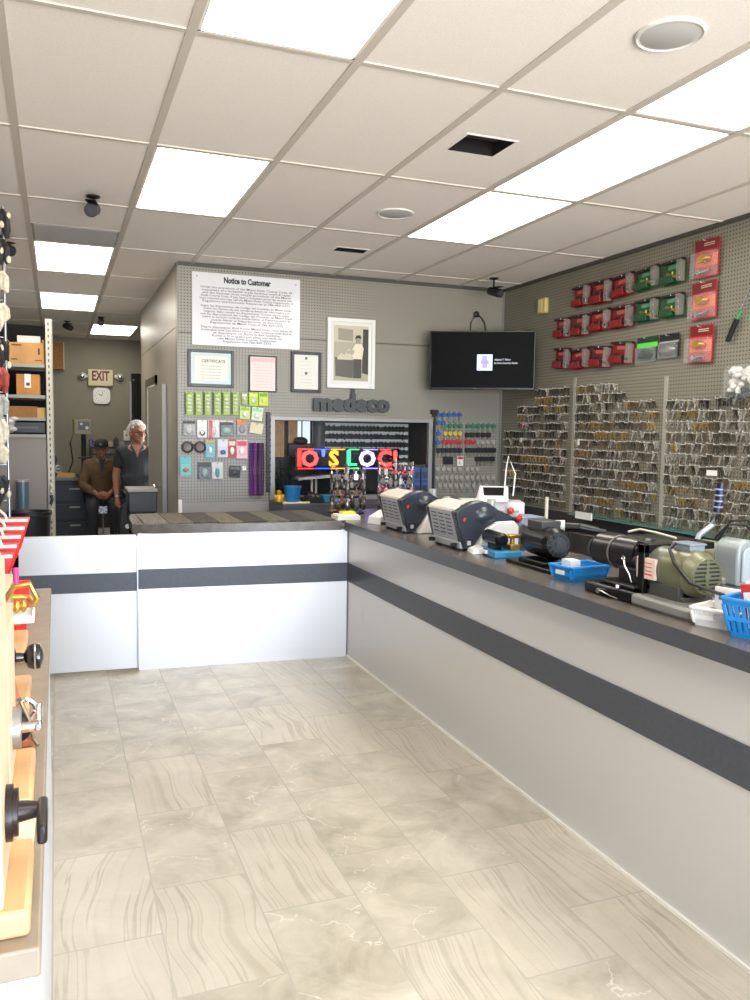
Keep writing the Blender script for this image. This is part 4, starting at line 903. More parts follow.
# blue basket trays
def basket(name, lb, loc, rz, lx, ly, h, m, taper=.8, holes=True, cat='basket'):
    t = thing(name, lb, cat, loc, rz); f = B(); wall = .004
    ax, ay = lx/2, ly/2; bx_, by = ax*taper, ay*taper
    def lerp(z): k = z/h; return bx_+(ax-bx_)*k, by+(ay-by)*k
    f.box(-bx_, bx_, -by, by, 0, .004)
    for z0, z1 in ((0, h*.14), (h*.82, h)):
        x0, y0 = lerp(z0); x1, y1 = lerp(z1)
        for sx, sy in ((1, 0), (-1, 0), (0, 1), (0, -1)):
            if sx: f.hexa([(sx*x0, -y0, z0), (sx*(x0-wall), -y0, z0), (sx*(x0-wall), y0, z0), (sx*x0, y0, z0), (sx*x1, -y1, z1), (sx*(x1-wall), -y1, z1), (sx*(x1-wall), y1, z1), (sx*x1, y1, z1)])
            else: f.hexa([(-x0, sy*y0, z0), (-x0, sy*(y0-wall), z0), (x0, sy*(y0-wall), z0), (x0, sy*y0, z0), (-x1, sy*y1, z1), (-x1, sy*(y1-wall), z1), (x1, sy*(y1-wall), z1), (x1, sy*y1, z1)])
    z0, z1 = h*.14, h*.82; x0, y0 = lerp(z0); x1, y1 = lerp(z1)
    for L_, sgn, axis in ((2*bx_, 1, 'x'), (2*bx_, -1, 'x'), (2*by, 1, 'y'), (2*by, -1, 'y')):
        n = max(4, int(L_/.016))
        for k in range(n+1):
            u = -1+2*k/n; wd_ = (.005 if holes else .0095)
            if axis == 'x': f.hexa([(u*x0-wd_, sgn*y0, z0), (u*x0-wd_, sgn*(y0-wall), z0), (u*x0+wd_, sgn*(y0-wall), z0), (u*x0+wd_, sgn*y0, z0), (u*x1-wd_, sgn*y1, z1), (u*x1-wd_, sgn*(y1-wall), z1), (u*x1+wd_, sgn*(y1-wall), z1), (u*x1+wd_, sgn*y1, z1)])
            else: f.hexa([(sgn*x0, u*y0-wd_, z0), (sgn*(x0-wall), u*y0-wd_, z0), (sgn*(x0-wall), u*y0+wd_, z0), (sgn*x0, u*y0+wd_, z0), (sgn*x1, u*y1-wd_, z1), (sgn*(x1-wall), u*y1-wd_, z1), (sgn*(x1-wall), u*y1+wd_, z1), (sgn*x1, u*y1+wd_, z1)])
    zc = h*.48; xm, ym = lerp(zc)
    for sgn in (1, -1): f.box(-xm, xm, sgn*ym-.002, sgn*ym+.002, zc-.006, zc+.006); f.box(sgn*xm-.002, sgn*xm+.002, -ym, ym, zc-.006, zc+.006)
    f.done('basket', m, t)
    x1, y1 = ax+.006, ay+.006
    B().box(-x1, x1, -y1, -y1+.012, h-.008, h+.003).box(-x1, x1, y1-.012, y1, h-.008, h+.003).box(-x1, -x1+.012, -y1, y1, h-.008, h+.003).box(x1-.012, x1, -y1, y1, h-.008, h+.003).done('rim', m, t, bev=.003)
    return t
t = basket('plastic_basket', 'small long blue basket tray between the two black machines', (1.99, 2.80, TOP), .12, .20, .13, .06, blue, .85, False)
B().box(-.100, -.096, -.02, .03, .025, .042).done('label', white, t)
o = B().box(1.93, 1.98, 2.78, 2.84, TOP+.03, TOP+.08).done('card_roll', white, base=True); tag(o, 'white card edge sticking out of the small blue tray', 'card')
t = basket('plastic_basket', 'small white basket in front of the green motor base', (1.93, 1.955, TOP), .35, .13, .15, .058, white, .85, False)
B().box(.055, .062, -.07, .06, .03, .11).done('back_panel', white, t, bev=.003)
B().box(-.069, -.066, -.035, .0, .03, .043).done('label', greyp, t)
t = basket('plastic_basket', 'big perforated blue basket at the right edge, full of red packets', (1.965, 1.765, TOP), .3, .21, .27, .115, M('basket_blue', (26, 128, 196), .35), .82, True)
pk = [(206, 40, 48), (226, 120, 130), (196, 30, 60), (230, 220, 210), (220, 150, 50), (214, 60, 90), (190, 40, 40), (230, 200, 190)]
for k in range(9):
    x, y = 1.90+.035*(k % 3)+random.uniform(-.01, .01), 1.69+.056*(k//3); R = Matrix.Translation((x, y, TOP+.045)) @ Matrix.Rotation(random.uniform(-.5, .5), 4, 'Z') @ Matrix.Rotation(random.uniform(-.25, .25), 4, 'Y') @ Matrix.Rotation(random.uniform(-.2, .2), 4, 'X')
    t = thing('candy_packet', '%s in the big blue basket, %s' % (['red packet', 'pink packet', 'crimson packet', 'white packet', 'orange packet', 'rose packet', 'dark red packet', 'pale pink packet', 'scarlet packet'][k], ['front row left', 'front row middle', 'front row back', 'middle row left', 'middle row centre', 'middle row back', 'far row left', 'far row centre', 'far row back'][k]), 'packet', (0, 0, 0), 0, 'packets in the blue basket')
    B().box(-.005, .005, -.032, .032, .0, .115).rot(R).done('wrapper', M('packet%d' % k, pk[k % 8], .35), t, bev=.003)
    B().box(-.0062, -.005, -.024, .024, .06, .09).rot(R).done('print', M('packet_w', (236, 226, 216), .4), t)
tag(B().cyl((1.88, 1.80, TOP+.03), (1.9, 1.84, TOP+.16), .006, n=8).done('white_stick', white, base=True), 'thin white stick poking out of the big blue basket', 'stick')
# black machine 2
t = thing('belt_grinder', 'black key machine with horizontal drum and upright plate, left of green motor', 'machine', (1.98, 2.5, TOP))
t.scale = (.9, .9, .9)
B().prism([(-.13, .1), (-.14, .06), (-.13, -.22), (.2, -.22), (.2, .1)], 0, .045, 'XY').done('base', blackg, t, bev=.008)
B().box(-.1, .05, -.18, .04, .045, .06).box(-.05, .1, -.16, -.02, .06, .12).done('bed', black, t, bev=.006)
B().cyl((.0, .16, .165), (.03, -.07, .165), .066, n=28).cyl((0, .20, .165), (0, .16, .165), .045, .066, 28).done('drum', M('black_sheen', (30, 30, 31), .28), t, bev=.002)
B().torus((.012, .05, .165), .067, .004, 'Y', 28).done('drum_band', M('band_grey', (110, 106, 96), .35, .4), t)
B().prism([(.0, .045), (.12, .045), (.12, .22), (.05, .235), (-.02, .2), (-.03, .12)], -.10, -.06, 'XZ').done('side_plate', black, t, bev=.005)
B().box(-.1, -.075, -.235, -.2, -.0, .235).box(-.1, .16, -.235, -.19, .2, .235).box(-.1, .2, -.23, -.2, .0, .06).done('upright_bracket', blackg, t, bev=.003)
B().box(.0, .28, -.2, .1, .2, .228).done('top_plate', blackg, t, bev=.004)
B().ring([(-.055, -.06, .15), (-.075, -.09, .13), (-.075, -.12, .10), (-.085, -.15, .07)], .0025, 6).torus((-.055, -.055, .155), .008, .002, 'X').done('wire_clip', chrome, t)
B().cyl((-.135, -.02, .02), (-.15, -.02, .02), .011).cyl((-.13, -.12, .05), (-.13, -.12, .062), .009, n=6).ring([(-.14, -.03, .022), (-.15, -.1, .015), (-.15, -.15, .012)], .003, 6).done('latch', chrome, t)
B().ring([(.12, .14, .235), (.15, .1, .25), (.16, .0, .245), (.17, -.1, .235)], .0045, 8).done('carry_strap', cream, t)
# green motor on a cast base
t = thing('electric_motor', 'olive green electric motor with slotted end on grey cast base', 'motor', (1.975, 2.205, TOP))
t.scale = (.9, .9, .9)
og = M('motor_olive', (108, 108, 80), .32, .2); gm = M('motor_grey', (104, 106, 94), .35, .2)
B().prism([(-.13, .12), (-.13, -.19), (-.11, -.21), (.1, -.21), (.13, -.18), (.13, .12)], 0, .045, 'XY').done('cast_base', M('cast_grey', (142, 142, 138), .38, .2), t, bev=.012)
B().box(-.07, .07, -.1, .1, .042, .062).box(-.075, -.05, -.08, .08, .04, .1).done('foot_bracket', M('foot_dark', (70, 70, 64), .4), t, bev=.004)
B().cyl((0, .15, .145), (0, .02, .145), .084, n=32).cyl((0, .17, .145), (0, .15, .145), .07, .084, 32).done('shell', gm, t, bev=.003)
B().cyl((0, .02, .145), (0, -.10, .145), .087, n=32).cyl((0, -.10, .145), (0, -.135, .145), .087, .068, 32).done('end_bell', og, t, bev=.003)
f = B(); f.cyl((0, -.1352, .145), (0, -.137, .145), .062, n=28).done('fan_recess', M('recess', (34, 36, 30), .6), t)
f = B()
for k in range(8):
    z = .145-.052+k*.015; hw = math.sqrt(max(0, .062**2-(z-.145)**2)); f.box(-hw, hw, -.141, -.137, z-.0032, z+.0032)
f.torus((0, -.138, .145), .064, .005, 'Y', 28).box(-.006, .006, -.142, -.137, .085, .205).cyl((0, -.137, .145), (0, -.143, .145), .014).done('grille', og, t)
B().box(-.0895, -.078, .035, .14, .105, .185).done('rating_plate', M('plate_pink', (222, 196, 180), .5), t, bev=.001)
for z in (.165, .15, .135, .12): B().box(-.0907, -.0895, .05, .12, z, z+.003 if z > .125 else z+.006).done('plate_line', M('plate_red', (190, 70, 70), .5), t)
B().box(-.02, .05, -.07, .02, .225, .25).box(-.025, .055, -.075, .025, .247, .256).done('terminal_box', M('tbox', (120, 130, 138), .4), t, bev=.004)
B().ring([(-.03, -.0, .25), (-.08, -.03, .235), (-.1, -.08, .19), (-.09, -.15, .13), (-.02, -.22, .10), (.1, -.28, .06)], .0065, 8).done('cord', black, t)
B().cyl((.0, .17, .145), (.0, .245, .145), .03, n=20).done('shaft_hub', black, t)
# grey bench grinder behind, with lever
t = thing('bench_grinder', 'pale grey bench grinder with rounded housing and tall lever, right side', 'machine', (2.5, 2.60, TOP))
t.scale = (.88, .88, .88)
gg = M('grinder_grey', (150, 158, 156), .35, .1)
B().prism([(-.02, 0), (.1, 0), (.1, .13)]+[(.04+.06*math.cos(a), .15+.06*math.sin(a)) for a in [PI*k/10 for k in range(1, 10)]]+[(-.02, .13)], -.16, -.02, 'XZ').done('wheel_housing', gg, t, bev=.012)
B().cyl((.04, -.02, .12), (.04, .12, .12), .06, n=24).box(-.04, .12, -.1, .14, 0, .03).done('motor', M('grinder_olive', (134, 134, 112), .35, .1), t, bev=.006)
B().prism([(-.0, .02), (.07, .02), (.07, .13)]+[(.035+.035*math.cos(a), .14+.035*math.sin(a)) for a in [PI*k/8 for k in range(1, 8)]]+[(.0, .13)], -.175, -.16, 'XZ').done('cover_plate', M('grinder_light', (170, 180, 182), .35), t, bev=.006)
B().ring([(.0, .14, .12), (.02, .12, .2), (.08, .1, .25), (.09, .09, .32)], .013, 10).done('lever_arm', M('lever_grey', (176, 180, 184), .3, .3), t)
B().ring([(.09, .09, .31), (.096, .085, .36), (.1, .082, .45)], [.019, .02, .019], 10).done('lever_grip', M('grip_navy', (28, 32, 52), .4), t)
f = B()
for k in range(4): f.torus((.093+.0015*k, .086, .335+.028*k), .019, .004, 'Z', 14)
f.done('grip_rings', M('grip_light', (140, 150, 190), .4), t)
B().ring([(.0, -.0, .2), (.02, -.06, .27), (.06, -.12, .27), (.1, -.18, .2), (.1, -.22, .1), (.05, -.25, .05)], .006, 8).ring([(.02, .0, .19), (.04, -.05, .285), (.09, -.1, .29), (.14, -.18, .18), (.14, -.24, .06)], .006, 8).done('cable', black, t)
B().ring([(-.03, .12, .14), (-.08, .18, .15), (-.14, .22, .13)], .02, 10).cyl((-.14, .22, .13), (-.16, .24, .125), .026).done('work_rest', M('rest_grey', (138, 138, 130), .4, .3), t)
# low dark clutter along the back of the counter
for k, (x, y, w_, d_, h_, c, lb) in enumerate(((2.5, 3.35, .16, .3, .10, (36, 36, 38), 'low black tool case behind the round black grinder'), (2.55, 2.98, .18, .22, .09, (44, 44, 44), 'low dark case behind the small blue tray'), (2.3, 2.72, .05, .05, .11, (50, 50, 50), 'dark upright post behind the black drum machine'))):
    o = B().box(x-w_/2, x+w_/2, y-d_/2, y+d_/2, TOP, TOP+h_).box(x-w_/2+.01, x+w_/2-.01, y-d_/2+.01, y+d_/2-.01, TOP+h_, TOP+h_+.01).done('tool_case', M('case%d' % k, c, .4), base=True, bev=.006); tag(o, lb, 'case')

# ---- revolving key ring racks at the corner
charm = [M('ch_dark', (40, 38, 38), .4), M('ch_silver', (186, 184, 180), .25, .7), M('ch_red', (190, 50, 50), .4), M('ch_pink', (226, 130, 150), .4), M('ch_brown', (120, 84, 60), .5), M('ch_blue', (40, 84, 160), .4), M('ch_green', (50, 120, 84), .4), M('ch_white', (222, 220, 216), .4)]
cnm = ['black', 'silver', 'red', 'pink', 'brown', 'blue', 'green', 'white']
def ringkey(mi):
    f = B(); f.torus((0, 0, -.016), .015, .002, 'Y', 14, 0, 5)
    f.box(-.003, .003, -.002, .002, -.052, -.03, 0)
    if mi % 3 == 0: f.sph((0, 0, -.07), (.016, .008, .022), 1, 10)
    elif mi % 3 == 1: f.box(-.013, .013, -.004, .004, -.09, -.05, 1)
    else: f.torus((0, 0, -.07), .014, .006, 'Y', 12, 1, 6)
    return f.done('key_ring', [charm[1], charm[mi]])
RK = [ringkey(k) for k in range(8)]; rused = set()
def rack(cx, cy, hgt, lb, pal, rows, nm, R0=.11, per=9):
    t = thing('key_ring_rack', lb, 'display rack', (cx, cy, TOP), .3)
    B().lathe([(.12, 0), (.12, .01), (.03, .02)]).done('foot', black, t); B().cyl((0, 0, .01), (0, 0, hgt), .009).done('pole', steel, t)
    f = B()
    for r in range(rows):
        z = hgt-.02-r*(hgt-.08)/rows
        f.torus((0, 0, z), R0*.45, .004, 'Z', 20)
        for k in range(per): a = 2*PI*k/per+r*.3; f.cyl((0, 0, z), (R0*math.cos(a), R0*math.sin(a), z+.004), .0022, n=5)
    f.done('wire_arms', black, t)
    for r in range(rows):
        z = hgt-.02-r*(hgt-.08)/rows
        for k in range(per):
            a = 2*PI*k/per+r*.3+.3
            mi = random.choice(pal[r % len(pal)]); src = RK[mi]; L_ = (cx+R0*.95*math.cos(a), cy+R0*.95*math.sin(a), TOP+z)
            l2 = '%s key ring on the %s, tier %s from the top' % (cnm[mi], nm, ['one', 'two', 'three', 'four', 'five', 'six'][r]); g2 = '%s key rings on the %s' % (cnm[mi], nm)
            rz = a+PI/2+random.uniform(-.5, .5)
            if mi in rused: copy_tree(src, L_, rz=rz, label=l2, group=g2)
            else: src.location = L_; src.rotation_euler = (0, 0, rz); tag(src, l2, 'key ring', g2); rused.add(mi)
DK = [0, 0, 1, 4]
rack(1.97, 5.62, .36, 'revolving wire rack of dark key rings, left one at the counter corner', [[0, 1, 1, 2], DK, [0, 4, 4, 0], DK, [0, 0, 4]], 5, 'left rack', .13, 11)
rack(2.27, 5.44, .40, 'revolving wire rack of mixed key rings, between the left rack and the blue packs', [[2, 1, 7, 3], [1, 1, 0, 6], [3, 3, 3, 2], [0, 1, 4], [0, 0, 1]], 5, 'middle rack', .13, 11)
t = thing('pack_rack', 'small floor rack of blue packs right of the key ring racks', 'display rack', (2.49, 5.66, TOP))
B().box(-.13, .13, -.06, .06, 0, .015).box(-.13, -.12, .0, .012, 0, .35).box(.12, .13, 0, .012, 0, .35).box(-.13, .13, 0, .008, .12, .35).done('frame', black, t)
for r in range(3):
    for k in range(4):
        x = 2.49-.095+k*.063; z = TOP+.33-r*.105
        t = thing('blue_pack', 'blue pack on the small corner rack, %s row, %s' % (rn[r], ['leftmost', 'second', 'third', 'rightmost'][k]), 'package', (x, 5.65, z), 0, 'blue packs on the corner rack')
        B().box(-.027, .027, -.025, -.0, -.1, 0).done('card', M('pack_blue', (30, 58, 110), .4), t, bev=.002); B().box(-.02, .02, -.027, -.025, -.08, -.03).done('window', M('pack_dark', (24, 30, 44), .3), t)
for i, s_ in enumerate(RK):
    if i not in rused: bpy.data.objects.remove(s_)

# ---- on the ledge below the framed glass
def ledge(px, Y): return at(px, 500, Y=Y).x
t = thing('bucket', 'blue plastic bucket on the ledge below the framed glass', 'bucket', (ledge(291.5, 6.75), 6.72, .905))
B().lathe([(.052, 0), (.055, .004), (.072, .13), (.078, .132), (.078, .142), (.07, .142), (.066, .13), (.05, .01), (0, .008)], n=28).done('body', M('bucket_blue', (26, 112, 176), .4), t)
t = thing('figurine', 'small golden figurine at the left end of the ledge', 'ornament', (ledge(277.5, 6.75), 6.7, .917))
B().lathe([(.03, 0), (.034, .02), (.026, .05), (.014, .062), (.02, .075), (.02, .09), (0, .102)], n=16).done('body', M('gold', (212, 160, 40), .35, .3), t); B().sph((-.03, -.004, .045), (.012, .012, .02)).sph((.03, -.004, .045), (.012, .012, .02)).done('arm', M('gold2', (216, 170, 60), .35, .3), t)
tag(B().box(1.76, 1.99, 6.64, 6.76, .905, .917).done('note_pad', M('pad_pale', (226, 220, 180), .6), base=True), 'flat pale pad lying under the golden figurine', 'note pad')
t = thing('small_camera', 'black clutter with a round lens between blue bucket and teal tray', 'camera', (ledge(310.5, 6.7), 6.7, .905))
B().box(-.08, .09, -.04, .05, 0, .05).sph((.0, .0, .06), (.05, .04, .035)).cyl((-.04, -.03, .045), (-.06, -.06, .05), .02).done('body', black, t, bev=.006); B().cyl((.015, -.045, .06), (.015, -.04, .06), .012).done('lens', chrome, t)
t = thing('plastic_tray', 'teal plastic tray with label on the ledge', 'tray', (ledge(330.5, 6.7), 6.7, .905))
B().hexa([(-.07, -.05, 0), (.07, -.05, 0), (.07, .05, 0), (-.07, .05, 0), (-.085, -.06, .065), (.085, -.06, .065), (.085, .06, .065), (-.085, .06, .065)]).done('body', M('tray_teal', (40, 130, 165), .4), t, bev=.004); B().box(-.02, .03, -.064, -.058, .015, .045).done('label', white, t)
for k, (px, lb) in enumerate(((339.5, 'red bottle on the ledge beside the teal tray'), (343.5, 'darker red bottle half behind the key ring rack'))):
    t = thing('red_bottle', lb, 'bottle', (ledge(px, 6.7), 6.7, .905), 0, 'red bottles on the ledge')
    B().lathe([(.022, 0), (.024, .07), (.014, .085), (.012, .1)]).done('body', red if k == 0 else redd, t); B().lathe([(.014, .098), (.014, .115), (0, .116)]).done('cap', white, t)

# ================================================================ LEFT DISPLAY COUNTER
t = thing('left_counter', 'narrow taupe topped display counter along the left edge', 'counter', (-.3, 2.1, 0))
taupe = M('taupe_top', (140, 128, 112), .5, noise=.05, nscale=18)
B().box(XL+.01, -.062, .97, 3.2, 0, .885).done('body', M('side_white', (206, 210, 220), .4), t, world=True)
B().box(XL+.01, -.026, .957, 3.21, .885, .92).done('top', taupe, t, world=True, bev=.003)
B().box(-.0615, -.036, .975, 3.2, .0, .88).done('front_panel', M('side_panel', (214, 218, 226), .35), t, world=True)
def mount(Y, lb, w, h, hd, Xb=-.155, base=.07, thick=.04):
    """a standing piece of door on a block, lock hardware facing the aisle (+X)"""
    t = thing('lock_display_stand', lb, 'lock display', (Xb, Y, .92), 0, 'wooden door samples with locks')
    B().box(-.09, thick+base, -w*.55, w*.55, 0, .032).done('base', maple, t, bev=.006)
    B().box(0, thick, -w/2, w/2, .032, h).done('door_sample', oak, t, bev=.003)
    hd(t, thick); return t
def lever_dark(t, x):
    R = Matrix.Translation((x, .0, .11))
    B().cyl((0, 0, 0), (.008, 0, 0), .034, n=28).cyl((.008, 0, 0), (.014, 0, 0), .029, n=28).rot(R).done('rosette', M('oil_bronze', (44, 38, 38), .3, .5), t)
    B().cyl((.01, 0, 0), (.037, 0, 0), .014, .010, 20).rot(R).done('neck', M('oil_bronze', (44, 38, 38)), t)
    B().box(.036, .048, -.075, .011, -.012, .012).rot(R).done('lever', M('oil_bronze', (44, 38, 38)), t, bev=.004)
def lever_silver(t, x):
    R = Matrix.Translation((x, 0, .105))
    B().cyl((0, 0, 0), (.012, 0, 0), .033, n=24).rot(R).done('rosette', steel, t); B().cyl((.0, 0, 0), (.042, 0, 0), .0085, n=16).box(.032, .043, -.012, .1, -.006, .006).rot(R).done('lever', chrome, t, bev=.003)
def knob_black(t, x):
    R = Matrix.Translation((x, 0, .10)) @ Matrix.Rotation(PI/2, 4, 'Y') @ Matrix.Scale(.78, 4)
    B().lathe([(.034, 0), (.034, .006), (.014, .012), (.012, .03), (.03, .04), (.036, .056), (.034, .072), (.015, .08), (0, .081)], n=28).rot(R).done('knob', M('knob_black', (20, 18, 20), .15, coat=.5), t)
    B().lathe([(.035, .0555), (.0372, .0585), (.035, .0615)], n=28).rot(R).done('knob_ring', chrome, t)
def lever_brass(t, x):
    R = Matrix.Translation((x, 0, .11)) @ Matrix.Scale(.7, 4)
    B().box(0, .006, -.03, .03, -.1, .1).rot(R).done('plate', brass, t, bev=.002)
    B().ring([(0, 0, .05), (.04, 0, .05), (.06, .0, .045), (.075, -.03, .03), (.078, -.06, .0), (.07, -.08, -.02)], [.012, .01, .01, .009, .009, .012], 10).rot(R).done('lever', brass, t)
    B().cyl((0, 0, -.04), (.03, 0, -.04), .018, .014, 16).rot(R).done('cylinder', brass, t)
mount(1.075, 'nearest wooden door sample with dark bronze lever on left counter', .17, .42, lever_dark, -.105, .028)
mount(1.40, 'second wooden door sample with silver lever on left counter', .2, .27, lever_silver, -.112, .03)
mount(1.86, 'third wooden door sample with glossy black knob on left counter', .2, .2, knob_black, -.135, .035)
mount(2.3, 'farthest wooden door sample with brass scroll lever on left counter', .22, .19, lever_brass, -.155, .035)
# low cream bases between the stands
t = thing('wood_block', 'pale sloped wooden block between the two nearest door samples', 'wood block', (-.088, 1.235, .92))
B().hexa([(-.06, -.05, 0), (.052, -.05, 0), (.052, .05, 0), (-.06, .05, 0), (-.06, -.05, .03), (.03, -.05, .03), (.045, .05, .03), (-.06, .05, .03)]).done('block', M('block_cream', (226, 208, 170), .45), t, bev=.006)
B().box(-.04, .02, -.03, .03, .03, .034).done('label_card', white, t)
# red brown padlock sculpture
t = thing('padlock_stand', 'reddish wooden block with dark padlock behind the black knob', 'lock display', (-.098, 1.64, .92))
B().prism([(-.05, -.05), (.05, -.05), (.05, .05), (-.05, .05)], 0, .02, 'XY').hexa([(-.03, -.04, .02), (.035, -.04, .02), (.035, .04, .02), (-.03, .04, .02), (-.03, -.03, .14), (.012, -.03, .14), (.012, .03, .14), (-.03, .03, .14)]).done('block', redwood, t, bev=.005)
B().sph((.02, -.045, .04), (.03, .02, .03)).done('padlock_body', black, t); B().torus((.035, -.045, .07), .02, .005, 'Y').done('shackle', chrome, t)
B().ring([(.03, -.05, .09), (.045, -.055, .05), (.05, -.06, .02), (.058, -.07, .01)], .004, 6).done('cord', brz, t)
# white shelf with brass items
t = thing('hardware_tray', 'small white tray with brass fittings jutting from the red holder', 'tray', (-.15, 2.12, .885))
B().box(-.02, .02, -.03, .03, .035, .16).done('post', redwood, t, bev=.003); B().box(-.04, .095, -.05, .05, .16, .178).box(.09, .095, -.05, .05, .178, .19).done('tray', white, t, bev=.002)
f = B()
for k in range(6): f.sph((-.0+.014*k, -.03+.01*(k % 3), .195), (.009, .009, .015), 0, 8)
f.done('brass_fittings', brass, t); B().ring([(.03, 0, .21), (.05, 0, .24), (.085, 0, .245), (.1, 0, .21), (.09, 0, .19)], .007, 8).done('brass_hook', brass, t)
# red tiered holders
t = thing('key_tag_rack', 'tiered bright red rack with white looped cords, left edge', 'display rack', (-.205, 2.95, .92))
B().cyl((-.03, 0, 0), (-.03, 0, .15), .012).box(-.07, .03, -.05, .05, 0, .012).done('pole', steel, t)
f = B()
for k in range(5):
    g = B(); y = -.3+k*.1; z = .20-.0+k*.016; f.hexa([(-.08, y-.04, z-.09), (.055+.008*k, y-.04, z-.09), (.055+.008*k, y+.05, z-.09), (-.08, y+.05, z-.09), (-.08, y-.04, z+.012), (.085+.008*k, y-.04, z+.012), (.085+.008*k, y+.05, z+.012), (-.08, y+.05, z+.012)])
    g.box(-.08, .08+.008*k, y-.043, y-.04, z+.004, z+.014).done('pale_edge', cream, t)
f.done('red_trays', M('tray_red', (206, 24, 22), .4), t, bev=.004)
for k in range(5):
    y = -.3+k*.1; z = .215+k*.016; B().ring([(-.05, y, z-.01), (-.03, y, z+.03), (.01, y-.01, z+.04), (.04, y-.02, z+.01), (.05, y-.03, z-.02)], .0045, 6).done('cord_loop', M('cord_white', (226, 206, 190), .6), t)
t = thing('red_holder', 'bright red holder below the tiered red rack', 'holder', (-.115, 2.55, .92))
B().hexa([(-.03, -.03, 0), (.025, -.03, 0), (.025, .04, 0), (-.03, .04, 0), (-.03, -.03, .10), (.035, -.03, .09), (.04, .05, .14), (-.03, .05, .14)]).done('body', M('holder_red', (224, 34, 28), .4), t, bev=.004)
B().cyl((-.0, .02, .12), (.0, .02, .18), .008).done('pink_marker', M('marker_pink', (210, 70, 140), .4), t)

# ---- column of hanging bags at the left edge: a wire panel with hooks
t = thing('wire_panel', 'upright wire panel at the left edge carrying hanging bags', 'display rack', (-.40, 5.0, 0))
f = B(); f.cyl((-.15, 0, 0), (-.15, 0, 2.7), .008).cyl((.15, 0, 0), (.15, 0, 2.7), .008)
for k in range(26): f.cyl((-.15, 0, .1+k*.1), (.15, 0, .1+k*.1), .003, n=6)
for k in range(5): f.cyl((-.1+k*.05, 0, .05), (-.1+k*.05, 0, 2.7), .003, n=6)
f.done('wires', steel, t); B().box(-.2, -.1, -.2, .2, 0, .02).box(.1, .2, -.2, .2, 0, .02).done('foot', black, t)
bags = [(210, 'dark stringy bundle with cream ends at the very top left', 'ch_dark'), (240, 'dark and cream tagged bundle, second from the top left', 'ch_dark'), (272, 'cream cloth bag, third from the top at the left edge', 'bagc'), (304, 'long cream cloth bag below the first cream bag', 'bagc'),
        (340, 'black tool pouch between the cream bags, left edge', 'ch_dark'), (368, 'colourful red and yellow pack at the left edge', 'bagr'), (396, 'clear pack with white goods at the left edge', 'bagc2'), (420, 'white knitted glove pair at left edge, upper', 'bagc'), (446, 'white knitted glove pair at left edge, middle', 'bagc'), (476, 'dark pack hanging lowest at the left edge', 'ch_dark')]
M('bagc', (204, 196, 174), .7, noise=.12, nscale=30); M('bagr', (150, 60, 46), .5, noise=.4, nscale=20); M('bagc2', (160, 160, 154), .4, noise=.2, nscale=25)
for k, (py, lb, mt) in enumerate(bags):
    q = at(6, py, Y=4.93); t = thing('hanging_bag', lb, 'bag', (q.x-.045, 4.93, q.z), random.uniform(-.3, .3), 'goods hanging at the left edge')
    f = B(); n = 5
    for i in range(n):
        x = -.07+i*.028; L_ = random.uniform(.09, .17); f.ring([(x*.6, 0, 0), (x, -.01, -L_*.3), (x+random.uniform(-.008, .008), 0, -L_*.7), (x+random.uniform(-.012, .012), .005, -L_)], [.012, .02, .022, .010], 8)
    f.done('goods', MATS[mt], t); B().cyl((0, .075, .01), (0, -.03, .01), .003).done('hook', steel, t)
    if mt == 'ch_dark':
        for i in range(4): B().sph((-.05+.035*i, -.02, random.uniform(-.16, -.02)), (.012, .008, .02), 0, 8).done('pale_tag', MATS['bagc'], t)

# ================================================================ BACK ROOM
t = thing('steel_shelving', 'tall steel shelving with perforated uprights holding cardboard boxes', 'shelving', (-.3, 8.3, 0))
up_ = M('upright_beige', (196, 190, 172), .5)
f = B(); f.box(-.082, -.074, 8.0, 8.008, 0, 2.48).box(-.082, -.02, 8.0, 8.004, 0, 2.48).done('upright', up_, t, world=True)
B().box(-.024, -.016, 8.0, 8.05, 0, 2.48).done('upright', up_, t, world=True); B().box(-.075, -.02, 8.55, 8.555, 0, 2.48).done('upright', up_, t, world=True)
f = B()
for k in range(44): f.box(-.056, -.044, 7.9975, 8.0, .1+k*.054, .125+k*.054)
f.done('upright_holes', M('hole_grey', (96, 92, 84), .7), t, world=True)
for z in (2.075, 1.80, 1.60, 1.45):
    B().box(XL+.02, -.07, 8.01, 8.56, z-.028, z).done('shelf', M('shelf_grey', (150, 150, 140), .5), t, world=True)
B().box(XL+.02, -.03, 8.56, 8.57, 0, 2.48).done('back_panel', M('shelf_void_shade', (20, 20, 20), .9), t, world=True)  # added black sheet stands for the dark void behind the boxes
def zat(py): return at(28, py, Y=8.03).z
def cbox(px0, px1, z0, h, lb, m, d=.38, open_=False, y=8.04, extra=None):
    a, b = at(px0, 400, Y=y).x, at(px1, 400, Y=y).x; a = max(a, XL+.03)
    t = thing('cardboard_box', lb, 'box', ((a+b)/2, y+d/2, z0), 0, 'boxes in the steel shelving'); w = (b-a)/2
    B().box(-w, w, -d/2, d/2, 0, h).done('carton', m, t, bev=.004)
    if open_: B().hexa([(-w, -d/2, h), (-w+.004, -d/2, h), (-w+.004, d/2, h), (-w, d/2, h), (-w-.03, -d/2, h+.05), (-w-.026, -d/2, h+.05), (-w-.026, d/2, h+.05), (-w-.03, d/2, h+.05)]).hexa([(w-.02, -d/2, h), (w, -d/2, h), (w, d/2, h), (w-.02, d/2, h), (w-.02, -d/2, h+.03), (w-.0, -d/2, h+.03), (w-.0, d/2, h+.03), (w-.02, d/2, h+.03)]).done('flap', card, t)
    if extra: extra(w, d, h, t)
    return t
inkd = M('print_brown', (96, 70, 44), .8)
